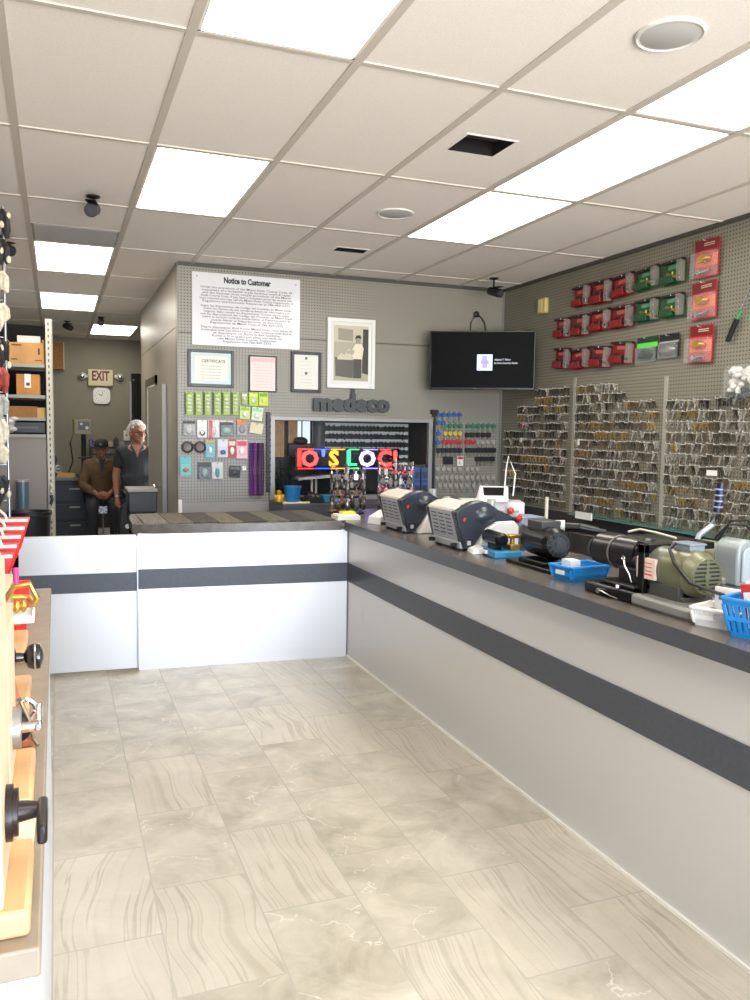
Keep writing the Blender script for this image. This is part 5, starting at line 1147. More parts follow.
def e1(w, d, h, t):
    B().box(-w*.85, -w*.3, -d/2-.001, -d/2, h*.84, h*.9).box(-w*.9, -w*.55, -d/2-.001, -d/2, h*.18, h*.24).box(w*.45, w*.85, -d/2-.001, -d/2, h*.16, h*.2).box(w*.62, w*.74, -d/2-.001, -d/2, h*.45, h*.75).done('print', inkd, t)
def e2(w, d, h, t):
    B().box(-w*.3, w*.25, -d/2-.002, -d/2, h*.35, h*1.0).box(-w*.3, w*.25, -d/2, -d/2+.1, h, h+.002).done('label', white, t); B().box(-w*.15, w*.15, -d/2-.003, -d/2-.002, h*.45, h*.6).done('print', inkd, t)
cbox(10, 45.5, 2.075, .19, 'long cardboard box with printed corners on the top shelf', card, open_=True, extra=e1)
tag(B().box(-.31, -.12, 8.1, 8.3, 2.268, 2.33).done('white_box', M('box_pinkish', (226, 206, 198), .5), base=True), 'white box on top of the long cardboard box', 'box')
tag(B().box(-.335, -.08, 8.32, 8.5, 2.268, 2.298).done('red_tray', M('tray_rust', (140, 66, 40), .6), base=True), 'rust coloured flat tray on the topmost cardboard box', 'tray')
cbox(16.5, 40, 1.80, .185, 'small cardboard box with a white shipping label, middle shelf', M('card_orange', (186, 128, 66), .8, noise=.08, nscale=8), .3, extra=e2)
cbox(8, 37, 1.60, .10, 'low open cardboard box above the black case', card2, .3)
tag(B().box(-.16, -.08, 8.06, 8.2, 1.60, 1.69).done('yellow_carton', M('carton_yellow', (200, 164, 96), .7), base=True), 'small pale yellow carton at the right end of the shelf', 'box')
t = thing('black_case', 'black equipment case on the grey cabinet below cardboard', 'case', (-.25, 8.25, 1.45))
B().box(-.18, .17, -.2, .2, 0, .12).done('body', black, t, bev=.015); B().box(-.1, .1, -.215, -.2, .05, .07).done('handle', M('case_handle', (60, 62, 66), .4), t)
t = thing('plastic_bag', 'white crumpled plastic bag beside the black case', 'bag', (-.375, 8.0, 1.45))
f = B()
for k in range(9): f.sph((random.uniform(-.02, .03), random.uniform(-.03, .03), .03+.013*k), (.04, .03, .022), 0, 10)
f.done('bag', M('bag_pale', (200, 198, 192), .5), t)
t = thing('grey_cabinet', 'plain grey cabinet side below the shelving boxes', 'cabinet', (-.3, 8.25, 0))
B().box(XL+.02, -.088, 7.98, 8.56, 0, 1.42).done('body', M('cab_grey', (132, 122, 114), .5), t, world=True, bev=.004); B().box(XL+.02, -.085, 7.97, 8.56, 1.42, 1.45).done('top', M('cab_top', (150, 144, 136), .5), t, world=True)
q = at(29, 505, Y=7.5)
t = thing('waste_bin', 'black round waste bin behind the gate', 'bin', (q.x, 7.55, 0))
B().lathe([(.14, 0), (.17, .76), (.18, .77), (.18, .80), (.165, .80), (.15, .76), (.13, .02), (0, .01)], n=32).done('body', M('bin_black', (26, 28, 30), .4), t)
q = at(22, 480, Y=7.75)
t = thing('roll_tube', 'upright blue grey tube standing behind the black bin', 'tube', (q.x, 7.84, 0))
B().cyl((0, 0, 0), (0, 0, q.z-.02), .055, n=24).done('tube', M('tube_blue', (92, 108, 120), .3, .2), t); B().cyl((0, 0, q.z-.02), (0, 0, q.z), .058, n=24).done('rim', M('tube_rim', (170, 168, 160), .5), t)
for k, (z, c, lb) in enumerate(((.93, 'bagc', 'pale tag dangling from shelving upright, upper'), (.82, 'ch_dark', 'dark tape hanging at the shelving upright'), (.70, 'bagc', 'cream rope end hanging from shelving upright, lower'))):
    o = B().ring([(-.05, 7.985, z+.08), (-.04, 7.97, z+.04), (-.055, 7.97, z)], .014, 8).done('hanging_tag', MATS[c], base=True); tag(o, lb, 'tag')
# wall items on the rear wall
Yr = YR-.001
a, b, c, d = wrect(52.5, 343, 64, 370, YR)
t = thing('wall_box', 'brown cardboard sheet box on the rear wall beside shelving', 'box', ((a+b)/2, YR, c)); B().box(a, b, YR-.12, YR, c, d).done('carton', card2, t, world=True, bev=.005); B().box(b-.012, b+.004, YR-.125, YR, c, d).done('edge', M('edge_pale', (196, 176, 140), .6), t, world=True)
q = at(101, 378, Y=YR)
t = thing('exit_sign', 'cream EXIT sign with a lamp head on each side, rear wall', 'sign', (q.x, YR, q.z))
B().box(-.19, .17, -.07, 0, -.125, .125).done('casing', M('exit_cream', (206, 194, 156), .5), t, bev=.008)
text('EXIT', .2, (q.x-.01, YR-.0715, q.z+.02), FACE_Y, M('exit_red', (110, 34, 30), .5), 'letters', t, .001, bold=.007, sx=.62)
for s_ in (-1, 1):
    B().cyl((s_*.2, -.03, .02), (s_*.26, -.04, .02), .03, n=14).sph((s_*.27, -.05, .02), (.06, .05, .055), 0, 16).done('lamp_head', M('lamp_white', (214, 210, 200), .4), t)
    B().sph((s_*.275, -.09, .015), (.035, .018, .035), 0, 14).done('lamp_lens', chrome, t)
q = at(101.5, 396, Y=YR)
t = thing('wall_clock', 'square white wall clock with rounded corners below the EXIT sign', 'clock', (q.x, YR, q.z))
pts = []
for cx_, cz_, a0 in ((.06, .06, 0), (-.06, .06, 90), (-.06, -.06, 180), (.06, -.06, 270)):
    for k in range(5): a = math.radians(a0+k*22.5); pts.append((cx_+.065*math.cos(a), cz_+.065*math.sin(a)))
B().prism(pts, -.04, 0, 'XZ').done('rim', white, t, bev=.006); B().prism([(u*.82, v*.82) for u, v in pts], -.043, -.04, 'XZ').done('face', M('clock_face', (238, 236, 228), .5), t)
f = B()
for k in range(12): a = k*PI/6; f.box(.085*math.cos(a)-.004, .085*math.cos(a)+.004, -.0445, -.043, .085*math.sin(a)-.004, .085*math.sin(a)+.004)
f.done('hour_marks', ink, t)
B().ring([(0, -.046, 0), (-.045, -.046, .03)], .004, 5).done('hour_hand', ink, t); B().ring([(0, -.046, 0), (.02, -.046, .068)], .003, 5).done('minute_hand', ink, t)
a, b, c, d = wrect(123.5, 430.5, 129.5, 440.5, YR)
t = thing('thermostat', 'small white thermostat on the rear wall left of the standing man', 'thermostat', ((a+b)/2, YR, c)); B().box(a, b, YR-.03, YR, c, d).done('body', white, t, world=True, bev=.004); B().cyl(((a+b)/2, YR-.034, (c+d)/2+.01), ((a+b)/2, YR-.03, (c+d)/2+.01), .018).done('dial', black, t, world=True)
a, b, c, d = wrect(131, 374, 138, 442, YR)
t = thing('rear_cabinet', 'tall narrow black cabinet on the rear wall beside partition', 'cabinet', ((a+b)/2, YR, c)); B().box(a, b+.15, YR-.12, YR, c, d).done('body', blackg, t, world=True, bev=.004); B().box(a-.02, a, YR-.10, YR, c+.3, d-.12).done('edge', M('edge_w', (170, 170, 166), .4), t, world=True); B().cyl((a+.03, YR-.13, d-.1), (a+.03, YR-.12, d-.1), .015).done('lock', chrome, t, world=True)
q = at(128, 428, Y=YR)
# rear work bench with drill press
t = thing('work_bench', 'dark workbench with drawers against the rear wall', 'bench', (.15, 11.7, 0))
B().box(-.3, .44, 11.4, 12.1, .83, .87).done('benchtop', M('bench_top', (120, 116, 106), .5), t, world=True, bev=.004)
B().box(-.28, .42, 11.45, 12.05, .0, .83).done('cabinet', M('bench_navy', (30, 36, 44), .4), t, world=True)
for z in (.18, .42, .66): B().box(-.25, .39, 11.43, 11.45, z-.1, z+.1).done('drawer', M('drawer_navy', (38, 44, 54), .4), t, world=True, bev=.004); B().box(.15, .28, 11.415, 11.43, z+.05, z+.07).done('drawer_label', M('dl', (140, 142, 140), .4), t, world=True)
B().box(.41, .44, 11.4, 11.43, 0, .83).done('leg', M('leg_light', (120, 122, 122), .4), t, world=True)
tag(B().hexa([(.0, 11.42, .87), (.2, 11.42, .87), (.24, 11.6, .87), (.0, 11.6, .87), (.0, 11.42, .89), (.18, 11.42, .88), (.22, 11.6, .92), (.02, 11.6, .93)]).done('brown_paper', M('paper_brown', (196, 160, 96), .7), base=True), 'open brown paper packet on the rear workbench', 'paper')
t = thing('drill_press', 'bench drill press with yellowish head on the rear workbench', 'drill press', (.345, 11.75, .87))
B().box(-.1, .1, -.14, .12, 0, .035).done('base', M('dp_dark', (50, 52, 50), .4), t, bev=.006); B().cyl((0, .06, .03), (0, .06, .72), .032, n=16).done('column', M('dp_col', (60, 62, 60), .35, .4), t)
B().box(-.12, .1, -.12, .16, .56, .76).box(-.14, -.12, -.1, .14, .55, .77).done('head', M('dp_head', (130, 122, 84), .4), t, bev=.01)
B().box(-.07, .07, -.125, -.12, .62, .73).done('control_panel', M('dp_panel', (60, 62, 50), .4), t); B().cyl((-.03, -.13, .7), (-.03, -.12, .7), .018).done('dial', M('dp_dial', (210, 206, 170), .4), t); B().cyl((.04, -.13, .65), (.04, -.12, .65), .022).done('dial', M('dp_dial', (210, 206, 170)), t)
B().cyl((0, -.08, .56), (0, -.08, .42), .022, .016).cyl((0, -.08, .42), (0, -.08, .34), .008).done('chuck', black, t); B().box(-.08, .08, -.14, .04, .24, .26).done('table', M('dp_dark', (50, 52, 50)), t)
B().cyl((.1, -.02, .5), (.15, -.06, .44), .007).sph((.15, -.06, .44), .014).cyl((.1, -.02, .5), (.12, -.1, .42), .007).done('feed_handle', black, t)
B().ring([(-.12, .0, .6), (-.17, .0, .45), (-.14, -.02, .2), (-.2, -.05, .04)], .009, 8).done('cable', black, t)
t = thing('bench_vice', 'dark bench vice with small wheel at left of the drill press', 'vice', (-.08, 11.75, .87))
B().box(-.08, .08, -.1, .1, 0, .05).box(-.06, .02, -.08, .08, .05, .2).cyl((0, -.06, .22), (0, .06, .22), .09, n=20).done('body', M('vice_dark', (58, 58, 54), .4, .3), t, bev=.006); B().torus((.1, -.05, .1), .045, .008, 'Y').cyl((.02, -.05, .1), (.12, -.05, .1), .01).done('wheel', steel, t)
# dark parts rack behind the seated man
t = thing('parts_rack', 'dark parts organiser on the rear wall behind the men', 'rack', (.9, 13.2, 0))
B().box(.48, 1.35, 13.15, 13.38, .0, 1.24).done('body', M('rack_dark', (48, 46, 42), .5), t, world=True, bev=.004)
f = B()
for r in range(4):
    for k in range(12): f.box(.5+k*.07, .56+k*.07, 13.13, 13.15, .83+r*.1, .91+r*.1)
f.done('bin_fronts', M('bins', (92, 88, 78), .5, noise=.4, nscale=10), t, world=True)
for k in range(6):
    x = .5+k*.09; h_ = random.uniform(.06, .13); cc = [(120, 90, 150), (210, 206, 196), (70, 70, 66), (190, 176, 130), (60, 60, 62), (150, 150, 140), (90, 84, 70), (200, 196, 186), (70, 66, 60)][k]
    o = B().box(x-.035, x+.035, 13.2, 13.3, 1.24, 1.24+h_).cyl((x, 13.25, 1.24+h_), (x, 13.25, 1.26+h_), .02).done('supply_bottle', M('sup%d' % k, cc, .5), base=True, bev=.008)
    tag(o, '%s container standing on the rear parts rack' % ['purple', 'white', 'dark grey', 'mustard', 'black', 'light grey', 'brown', 'ivory', 'dark brown'][k], 'container', 'containers on the parts rack')
# grey office machine and black bag before the open door
t = thing('office_printer', 'grey boxy machine on a stand behind the back counter, by the open door', 'machine', (.70, 7.55, 0))
B().box(-.12, .12, -.15, .2, .78, .96).done('body', M('prn_grey', (58, 60, 64), .5), t, bev=.01); B().box(-.13, .125, -.16, .21, .96, .99).done('lid', M('prn_top', (150, 146, 134), .45), t, bev=.006)
B().box(-.1, .1, -.13, .18, 0, .78).done('stand', M('prn_dark', (36, 38, 42), .5), t)
t = thing('shoulder_bag', 'black bag with small white emblem in front of the standing man', 'bag', (.55, 7.50, .0))
B().hexa([(-.07, -.06, .5), (.06, -.06, .46), (.06, .06, .46), (-.07, .06, .5), (-.04, -.05, .82), (.02, -.05, .88), (.02, .05, .88), (-.04, .05, .82)]).done('body', M('bag_black', (20, 21, 24), .6), t, bev=.02); B().cyl((.02, -.064, .66), (.02, -.056, .66), .02, n=16).done('emblem', M('embl', (190, 192, 196), .4), t)
B().box(-.05, .05, -.05, .05, 0, .47).done('stand', black, t)

# ================================================================ PEOPLE
def skinmesh(nodes, edges, root):
    me = bpy.data.meshes.new('sk'); names = list(nodes); idx = {n: i for i, n in enumerate(names)}
    me.from_pydata([nodes[n][0] for n in names], [(idx[a], idx[b]) for a, b in edges], [])
    o = bpy.data.objects.new('sk', me); COL.objects.link(o)
    o.modifiers.new('s', 'SKIN'); sv = me.skin_vertices[0].data
    for n, i in idx.items():
        r = nodes[n][1]; sv[i].radius = (r, r) if not isinstance(r, tuple) else r
        sv[i].use_root = (n == root)
    m = o.modifiers.new('u', 'SUBSURF'); m.levels = 2; m.render_levels = 2
    dg = bpy.context.evaluated_depsgraph_get(); dg.update()
    r = bpy.data.meshes.new_from_object(o.evaluated_get(dg)); bpy.data.objects.remove(o); return r
def merge(meshes, name, mat, parent, vox=.007, mats=None):
    bm = bmesh.new()
    for m in meshes:
        k_ = len(bm.faces); bm.from_mesh(m); bm.faces.ensure_lookup_table(); nf_ = bm.faces[k_:]
        be_ = [e for e in bm.edges if e.is_boundary]
        if be_: bmesh.ops.holes_fill(bm, edges=be_, sides=0)
        bm.faces.ensure_lookup_table(); bmesh.ops.recalc_face_normals(bm, faces=bm.faces[k_:])
    me = bpy.data.meshes.new(name); bm.to_mesh(me); bm.free()
    o = bpy.data.objects.new(name, me); COL.objects.link(o); md = o.modifiers.new('r', 'REMESH'); md.mode = 'VOXEL'; md.voxel_size = vox
    sm = o.modifiers.new('sm', 'SMOOTH'); sm.factor = .6; sm.iterations = 2
    dg = bpy.context.evaluated_depsgraph_get(); dg.update()
    r = bpy.data.meshes.new_from_object(o.evaluated_get(dg)); bpy.data.objects.remove(o)
    bm = bmesh.new(); bm.from_mesh(r); seen = set(); isl = []          # keep the one outer skin
    for v in bm.verts:
        if v in seen: continue
        st = [v]; seen.add(v); c = []
        while st:
            q_ = st.pop(); c.append(q_)
            for e_ in q_.link_edges:
                w_ = e_.other_vert(q_)
                if w_ not in seen: seen.add(w_); st.append(w_)
        isl.append(c)
    isl.sort(key=len)
    bmesh.ops.delete(bm, geom=[v for c in isl[:-1] if len(c) < 250 for v in c], context='VERTS'); bm.to_mesh(r); bm.free()
    r.materials.clear(); r.materials.append(mat)
    for p in r.polygons: p.use_smooth = True
    o = bpy.data.objects.new(name, r); COL.objects.link(o); o.parent = parent; return o
def head_mesh(c, yaw, tilt=0, s=1.0):
    """skull, jaw, nose, brow, lips and ears as one lump; faces -Y before yaw"""
    f = B(); f.sph((0, .012, .03), (.076, .095, .09), n=24).sph((0, -.02, -.045), (.058, .068, .062), n=20).sph((0, -.062, -.088), (.028, .024, .022), n=12)
    f.prism([(-.012, -.035), (.012, -.035), (.004, .02), (-.004, .02)], -.118, -.07, 'XZ').sph((0, -.108, -.03), (.016, .013, .012), n=10)
    f.sph((0, -.082, .022), (.052, .012, .009), n=12).sph((0, -.088, -.062), (.024, .008, .0055), n=10).sph((0, -.086, -.07), (.02, .008, .0055), n=10)
    for s_ in (-1, 1): f.sph((s_*.078, .012, -.01), (.009, .02, .032), n=10).sph((s_*.045, -.06, -.02), (.022, .02, .018), n=10)
    f.rot(Matrix.Translation(c) @ Matrix.Rotation(yaw, 4, 'Z') @ Matrix.Rotation(tilt, 4, 'X') @ Matrix.Scale(s, 4))
    me = bpy.data.meshes.new('h'); f.b.to_mesh(me); f.b.free(); return me
def hand_mesh(w, d, side, curl=.5, s=1.0, palm=None):
    """w wrist, d direction; five unequal bent fingers and a thumb off the side"""
    w, d = Vector(w), Vector(d).normalized(); pn = Vector(palm or (side, 0, 0)).normalized(); pn = (pn-d*pn.dot(d)).normalized(); sd = d.cross(pn).normalized()
    out = []; f = B(); k1 = w+d*.09*s
    f.ring([w-d*.02, w, w+d*.045*s, k1], [.024*s, .024*s, .03*s, .026*s], 10)
    me = bpy.data.meshes.new('p'); f.b.to_mesh(me); f.b.free(); out.append(me)
    f = B()
    for i, L_ in enumerate((.068, .076, .071, .056)):
        o_ = sd*((i-1.5)*.019*s); p = w+d*.075*s+o_; a = .35+curl; q1 = p+(d*math.cos(a*.5)+pn*math.sin(a*.5))*L_*.5*s; q2 = q1+(d*math.cos(a)+pn*math.sin(a))*L_*.32*s; q3 = q2+(d*math.cos(a*1.5)+pn*math.sin(a*1.5))*L_*.26*s
        f.ring([p, q1, q2, q3], [.0095*s, .009*s, .0083*s, .006*s], 8)
    p = w+d*.02*s-sd*.022*s; f.ring([p, p+d*.03*s-sd*.02*s+pn*.008, p+d*.06*s-sd*.022*s+pn*.014, p+d*.078*s-sd*.018*s+pn*.02], [.013*s, .011*s, .01*s, .007*s], 8)
    me = bpy.data.meshes.new('f'); f.b.to_mesh(me); f.b.free(); out.append(me); return out

# standing man
t = thing('person', 'standing white haired man in glasses and dark short sleeved shirt, half behind the door', 'person', (.80, 9.15, 0), 0)
N = {'pel': ((0, 0, .87), (.15, .10)), 'wst': ((0, .0, 1.0), (.145, .10)), 'cst': ((0, .0, 1.17), (.165, .11)), 'shc': ((0, .01, 1.275), (.13, .085)), 'nck': ((0, -.005, 1.345), .052), 'hd': ((.005, -.012, 1.41), .05),
     'ls': ((-.165, .01, 1.26), .052), 'le': ((-.215, .03, 1.0), .042), 'lw': ((-.205, -.05, .78), .027),
     'rs': ((.165, .01, 1.26), .052), 're': ((.215, .03, 1.0), .042), 'rw': ((.2, -.07, .79), .027),
     'lh': ((-.085, 0, .80), .082), 'lk': ((-.09, -.01, .44), .058), 'la': ((-.09, .02, .08), .038), 'lt': ((-.1, -.12, .03), .03),
     'rh': ((.085, 0, .80), .082), 'rk': ((.09, -.01, .44), .058), 'ra': ((.09, .02, .08), .038), 'rt': ((.1, -.12, .03), .03)}
E_ = [('pel', 'wst'), ('wst', 'cst'), ('cst', 'shc'), ('shc', 'nck'), ('nck', 'hd'), ('shc', 'ls'), ('ls', 'le'), ('le', 'lw'), ('shc', 'rs'), ('rs', 're'), ('re', 'rw'), ('pel', 'lh'), ('lh', 'lk'), ('lk', 'la'), ('la', 'lt'), ('pel', 'rh'), ('rh', 'rk'), ('rk', 'ra'), ('ra', 'rt')]
hy = .45
ms = [skinmesh(N, E_, 'pel'), head_mesh(Vector((.01, -.02, 1.468)), hy, 0, 1.02)]
ms += hand_mesh(N['lw'][0], (.05, -.15, -1), 1, .4) + hand_mesh(N['rw'][0], (-.05, -.2, -1), -1, .4)
merge(ms, 'body', skin, t, .0075)
def sub(nodes, keep, grow, over=None):
    o = {}
    for k in keep:
        p, r = nodes[k]; o[k] = (p, tuple(x+grow for x in r) if isinstance(r, tuple) else r+grow)
    if over: o.update(over)
    return o
shirt = M('shirt_charcoal', (33, 35, 36), .8, noise=.12, nscale=60)
NS = sub(N, ['pel', 'wst', 'cst', 'shc', 'ls', 'rs'], .018, {'hem': ((0, 0, .80), (.17, .118)), 'le2': ((-.2, .02, 1.08), .062), 're2': ((.2, .02, 1.08), .062), 'nk2': ((0, .004, 1.345), .07), 'shc': ((0, .01, 1.285), (.15, .105)), 'ls': ((-.16, .01, 1.265), .078), 'rs': ((.16, .01, 1.265), .078)})
merge([skinmesh(NS, [('hem', 'pel'), ('pel', 'wst'), ('wst', 'cst'), ('cst', 'shc'), ('shc', 'nk2'), ('shc', 'ls'), ('ls', 'le2'), ('shc', 'rs'), ('rs', 're2')], 'pel')], 'shirt', shirt, t, .009)
f = B()
for s_ in (-1, 1): f.prism([(s_*.008, 1.24), (s_*.07, 1.31), (s_*.06, 1.355), (s_*.03, 1.30)], -.118, -.106, 'XZ')
f.done('collar', M('collar', (64, 70, 78), .8), t, bev=.003)
B().prism([(-.026, 1.305), (.026, 1.305), (0, 1.21)], -.128, -.115, 'XZ').done('open_neck', skin, t)
NT_ = sub(N, ['pel', 'lh', 'lk', 'rh', 'rk'], .012, {'la': ((-.09, .02, .1), .055), 'ra': ((.09, .02, .1), .055)})
merge([skinmesh(NT_, [('pel', 'lh'), ('lh', 'lk'), ('lk', 'la'), ('pel', 'rh'), ('rh', 'rk'), ('rk', 'ra')], 'pel')], 'trousers', M('trouser_black', (24, 25, 28), .8), t, .01)
B().torus((-.206, -.045, .80), .031, .006, 'Z').done('bracelet', steel, t)
HM = Matrix.Translation((.01, -.02, 1.468)) @ Matrix.Rotation(hy, 4, 'Z') @ Matrix.Scale(1.02, 4)
hairw = M('hair_white', (190, 186, 178), .8, noise=.1, nscale=80); f = B()
for k in range(90):
    a = random.uniform(0, 2*PI); e = random.uniform(.15, 1.5); v = Vector((math.cos(a)*math.cos(e)*.079, .015+math.sin(a)*math.cos(e)*.098, .032+math.sin(e)*.094))
    if v.y < -.05 and v.z < .085: continue
    f.sph(v, (.017, .018, .014), 0, 8)
for k in range(24):
    a = random.choice((-1, 1)); f.sph((a*.072, random.uniform(.02, .08), random.uniform(-.02, .05)), (.013, .02, .022), 0, 8)
f.rot(HM).done('hair', hairw, t)
f = B()
for s_ in (-1, 1): f.torus((s_*.034, -.098, .004), .023, .0028, 'Y', 16).ring([(s_*.057, -.096, .008), (s_*.078, -.03, .008), (s_*.082, .02, .0)], .0025, 5)
f.ring([(-.011, -.1, .006), (.011, -.1, .006)], .0025, 5).rot(HM).done('glasses', black, t)
f = B()
for s_ in (-1, 1): f.sph((s_*.032, -.082, .004), (.011, .006, .006), n=8)
f.rot(HM).done('eyes', M('eye', (40, 34, 32), .3), t)
B().sph((0, -.072, -.078), (.036, .03, .022)).sph((0, -.098, -.05), (.028, .006, .005)).rot(HM).done('beard', M('stubble', (150, 120, 104), .9), t)
# seated man
q = at(101, 440, Y=10.4)
t = thing('person', 'seated man in black cap, brown jacket and dark trousers, hands clasped', 'person', (q.x, 10.4, 0), 0)
N = {'pel': ((0, .02, .66), (.15, .12)), 'wst': ((0, .02, .80), (.14, .11)), 'cst': ((0, .0, .97), (.16, .11)), 'shc': ((0, -.02, 1.09), (.12, .085)), 'nck': ((0, -.04, 1.15), .052), 'hd': ((0, -.06, 1.21), .05),
     'ls': ((-.16, -.02, 1.07), .055), 'le': ((-.225, -.10, .84), .045), 'lw': ((-.06, -.30, .745), .028), 'rs': ((.16, -.02, 1.07), .055), 're': ((.225, -.10, .84), .045), 'rw': ((.06, -.30, .74), .028),
     'lh': ((-.09, -.03, .64), .09), 'lk': ((-.13, -.42, .62), .065), 'la': ((-.12, -.38, .16), .04), 'lt': ((-.13, -.52, .11), .035), 'rh': ((.09, -.03, .64), .09), 'rk': ((.13, -.42, .62), .065), 'ra': ((.12, -.38, .16), .04), 'rt': ((.13, -.52, .11), .035)}
hy2 = -.15
hc = Vector((0, -.075, 1.27)); ms = [skinmesh(N, E_, 'pel'), head_mesh(hc, hy2, .2, .93)]
ms += hand_mesh(N['lw'][0], (.8, -.45, -.1), 1, .5, palm=(0, 1, -.2)) + hand_mesh(N['rw'][0], (-.8, -.45, -.15), -1, .5, palm=(0, 1, .2))
merge(ms, 'body', skin, t, .0075)
jk = M('jacket_brown', (84, 62, 34), .8, noise=.12, nscale=20)
NS = sub(N, ['pel', 'wst', 'cst', 'shc', 'ls', 'le', 'rs', 're'], .02, {'nk2': ((0, -.04, 1.17), .07), 'shc': ((0, -.02, 1.10), (.14, .105)), 'ls': ((-.155, -.02, 1.075), .08), 'rs': ((.155, -.02, 1.075), .08), 'lw2': ((-.10, -.27, .76), .045), 'rw2': ((.10, -.27, .755), .045)})
merge([skinmesh(NS, [('pel', 'wst'), ('wst', 'cst'), ('cst', 'shc'), ('shc', 'nk2'), ('shc', 'ls'), ('ls', 'le'), ('le', 'lw2'), ('shc', 'rs'), ('rs', 're'), ('re', 'rw2')], 'pel')], 'jacket', jk, t, .009)
B().prism([(-.035, 1.15), (.035, 1.15), (.0, .98)], -.156, -.13, 'XZ').done('dark_shirt', M('undershirt', (40, 42, 44), .8), t)
NT_ = sub(N, ['pel', 'lh', 'lk', 'rh', 'rk'], .013, {'la': ((-.12, -.38, .2), .056), 'ra': ((.12, -.38, .2), .056)})
merge([skinmesh(NT_, [('pel', 'lh'), ('lh', 'lk'), ('lk', 'la'), ('pel', 'rh'), ('rh', 'rk'), ('rk', 'ra')], 'pel')], 'trousers', M('jeans_dark', (30, 32, 38), .8), t, .01)
HM = Matrix.Translation(hc) @ Matrix.Rotation(hy2, 4, 'Z') @ Matrix.Rotation(.2, 4, 'X') @ Matrix.Scale(.93, 4)
B().lathe([(.09, 0), (.093, .03), (.085, .07), (.06, .095), (.02, .106), (0, .107)], n=24).rot(HM @ Matrix.Translation((0, .012, .032)) @ Matrix.Diagonal((.95, 1.12, .9, 1))).done('cap', M('cap_black', (22, 23, 26), .8), t)
B().prism([(.075*math.cos(a), -.07+.085*math.sin(a)) for a in [PI+PI*k/10 for k in range(11)]], .03, .036, 'XY').rot(HM).done('cap_brim', M('cap_brim', (28, 29, 32), .7), t)
B().cyl((0, -.098, .08), (0, -.093, .082), .018, n=12).rot(HM).done('cap_badge', M('badge_grey', (130, 130, 130), .5), t)
f = B()
for s_ in (-1, 1): f.sph((s_*.032, -.082, .004), (.011, .006, .006), n=8)
f.rot(HM).done('eyes', M('eye', (40, 34, 32)), t)
B().sph((0, -.07, -.078), (.036, .03, .024)).rot(HM).done('beard', M('stubble2', (120, 96, 80), .9), t)
f = B()
for s_ in (-1, 1): f.sph((s_*.125, -.44, .075), (.045, .12, .045), 0, 14)
f.done('shoes', M('shoe', (30, 28, 28), .5), t)
t = thing('stool', 'metal stool under the seated man', 'stool', (q.x, 10.42, 0))
B().lathe([(.17, .5), (.18, .52), (.17, .555), (0, .555)]).done('seat', black, t)
for sx, sy in ((1, 1), (1, -1), (-1, 1), (-1, -1)): B().cyl((sx*.1, sy*.1, .5), (sx*.17, sy*.17, 0), .012).done('leg', chrome, t)
B().torus((0, 0, .2), .2, .01, 'Z', 28).done('foot_ring', chrome, t)
q = at(103, 509, Y=9.6)
t = thing('floor_display', 'small grey printed card on a low stand before the seated man', 'stand', (q.x, 9.6, 0))
B().cyl((0, .02, 0), (0, .02, q.z-.02), .01).box(-.08, .08, -.06, .08, 0, .012).done('stand', darkp, t); B().box(-.045, .045, 0, .01, q.z-.05, q.z+.03).done('card', M('disp', (120, 124, 134), .5, noise=.6, nscale=40), t)

# finer pieces hang from the part they belong to
RULES = {'vent_slots': 'housing', 'switch': 'switch_block', 'red_badge': 'side_cover', 'print_band': 'card', 'title_band': 'card', 'title_line': 'card', 'key_covers': 'card', 'dark_edge': 'card', 'dark_header': 'card', 'orange_band': 'card',
         'edge_strip': 'panel', 'lens': 'housing', 'thumbnail': 'screen', 'figure': 'screen', 'screen_text': 'screen', 'heading': 'panel sheet', 'text_line': 'panel sheet', 'certificate': 'sheet', 'heading_band': 'sheet', 'seal': 'sheet',
         'grille': 'end_bell', 'fan_recess': 'end_bell', 'plate_line': 'rating_plate', 'drum_band': 'drum', 'cooling_ribs': 'motor', 'lamp_lens': 'lamp_head', 'drawer_label': 'drawer', 'hour_hand': 'face', 'minute_hand': 'face', 'hour_marks': 'face',
         'flap': 'carton', 'print': 'carton', 'label': 'carton basket body', 'collar': 'shirt', 'open_neck': 'shirt', 'cap_brim': 'cap', 'cap_badge': 'cap', 'grip_rings': 'lever_grip', 'upright_holes': 'upright', 'knob_ring': 'knob', 'emblem': 'body', 'slat': 'duct', 'control_panel': 'head', 'bin_fronts': 'body', 'dial': 'body head'}
bn = lambda o: o.name.split('.')[0]
for t in [o for o in bpy.data.objects if o.parent is None]:
    ch = list(t.children)
    for c in ch:
        for tgt in RULES.get(bn(c), '').split():
            m = [k for k in ch if bn(k) == tgt and k is not c]
            if m: c.parent = m[0]; break
    for c in ch:
        if bn(c) in ('photo_wall', 'photo_window', 'photo_door', 'photo_counter', 'photo_machine', 'photo_trousers', 'photo_shirt', 'photo_arm', 'photo_face', 'photo_hair'):
            c.parent = [k for k in ch if bn(k) == 'print'][0]

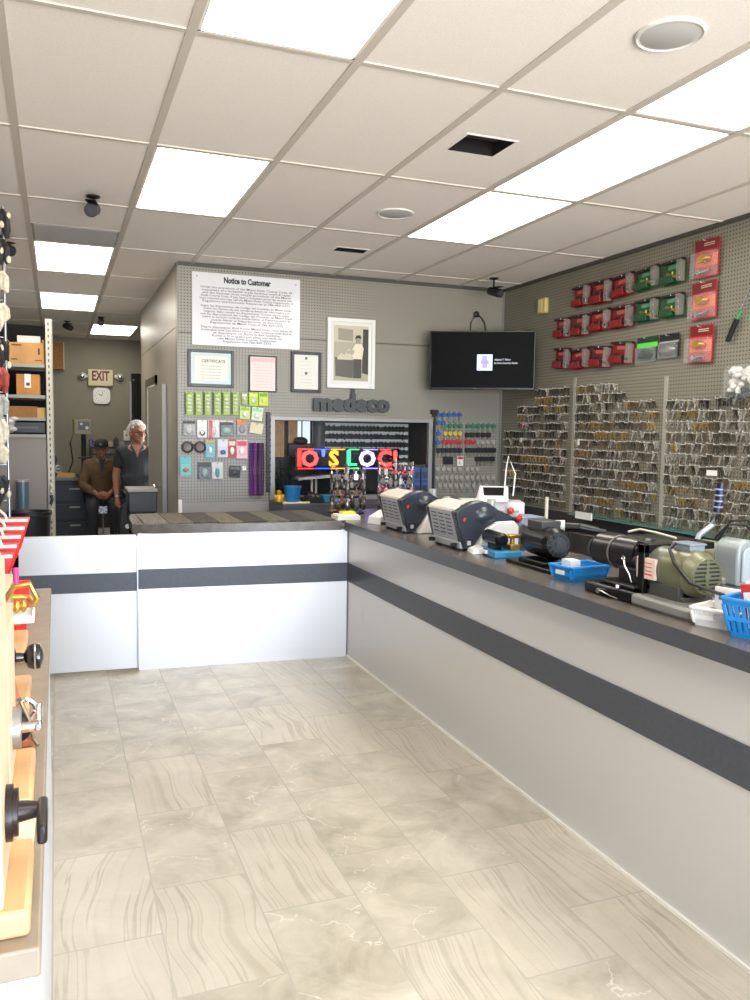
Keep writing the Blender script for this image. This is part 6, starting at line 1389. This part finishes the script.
# ================================================================ LIGHT, SKY, CAMERA
w = bpy.data.worlds.new('World'); S.world = w; w.use_nodes = True; nt = w.node_tree
bg = nt.nodes['Background']; tcw = nt.nodes.new('ShaderNodeTexCoord'); spw = nt.nodes.new('ShaderNodeSeparateXYZ'); nt.links.new(tcw.outputs['Generated'], spw.inputs[0])
rw_ = nt.nodes.new('ShaderNodeValToRGB'); nt.links.new(spw.outputs[2], rw_.inputs['Fac']); e = rw_.color_ramp.elements     # sky above; unseen lower half made bright to lift the ceiling
mpw = nt.nodes.new('ShaderNodeMapRange'); mpw.inputs[1].default_value = -.3; mpw.inputs[2].default_value = .3; nt.links.new(spw.outputs[2], mpw.inputs[0]); nt.links.new(mpw.outputs[0], rw_.inputs['Fac'])
e[0].position = .3; e[0].color = (1.0, .955, .89, 1); e[1].position = .6; e[1].color = (.40, .51, .68, 1)
nt.links.new(rw_.outputs['Color'], bg.inputs['Color']); bg.inputs['Strength'].default_value = 16.0
pl = bpy.data.lights.new('window_portal', 'AREA'); pl.shape = 'RECTANGLE'; pl.size = XR-XL; pl.size_y = 2.5; pl.cycles.is_portal = True
po = bpy.data.objects.new('window_portal', pl); COL.objects.link(po); po.location = ((XL+XR)/2, YF-.1, 1.35); po.rotation_euler = (PI/2, 0, 0)
cam = bpy.data.cameras.new('camera'); co = bpy.data.objects.new('camera', cam); COL.objects.link(co); S.camera = co
cam.sensor_fit = 'AUTO'; cam.sensor_width = 36; cam.lens = F/1000*36; cam.clip_start = .02
mt = Matrix.Identity(4)
for i in range(3): mt[i][0] = r2[i]; mt[i][1] = u2[i]; mt[i][2] = -fw[i]
mt[2][3] = EYE; co.matrix_world = mt
S.view_settings.view_transform = 'Standard'; S.view_settings.look = 'None'; S.view_settings.gamma = 1; S.view_settings.use_curve_mapping = False
S.view_settings.exposure = 0.6
S.cycles.use_denoising = True; S.cycles.max_bounces = 8; S.cycles.diffuse_bounces = 5; S.cycles.transparent_max_bounces = 12; S.cycles.sample_clamp_indirect = 6
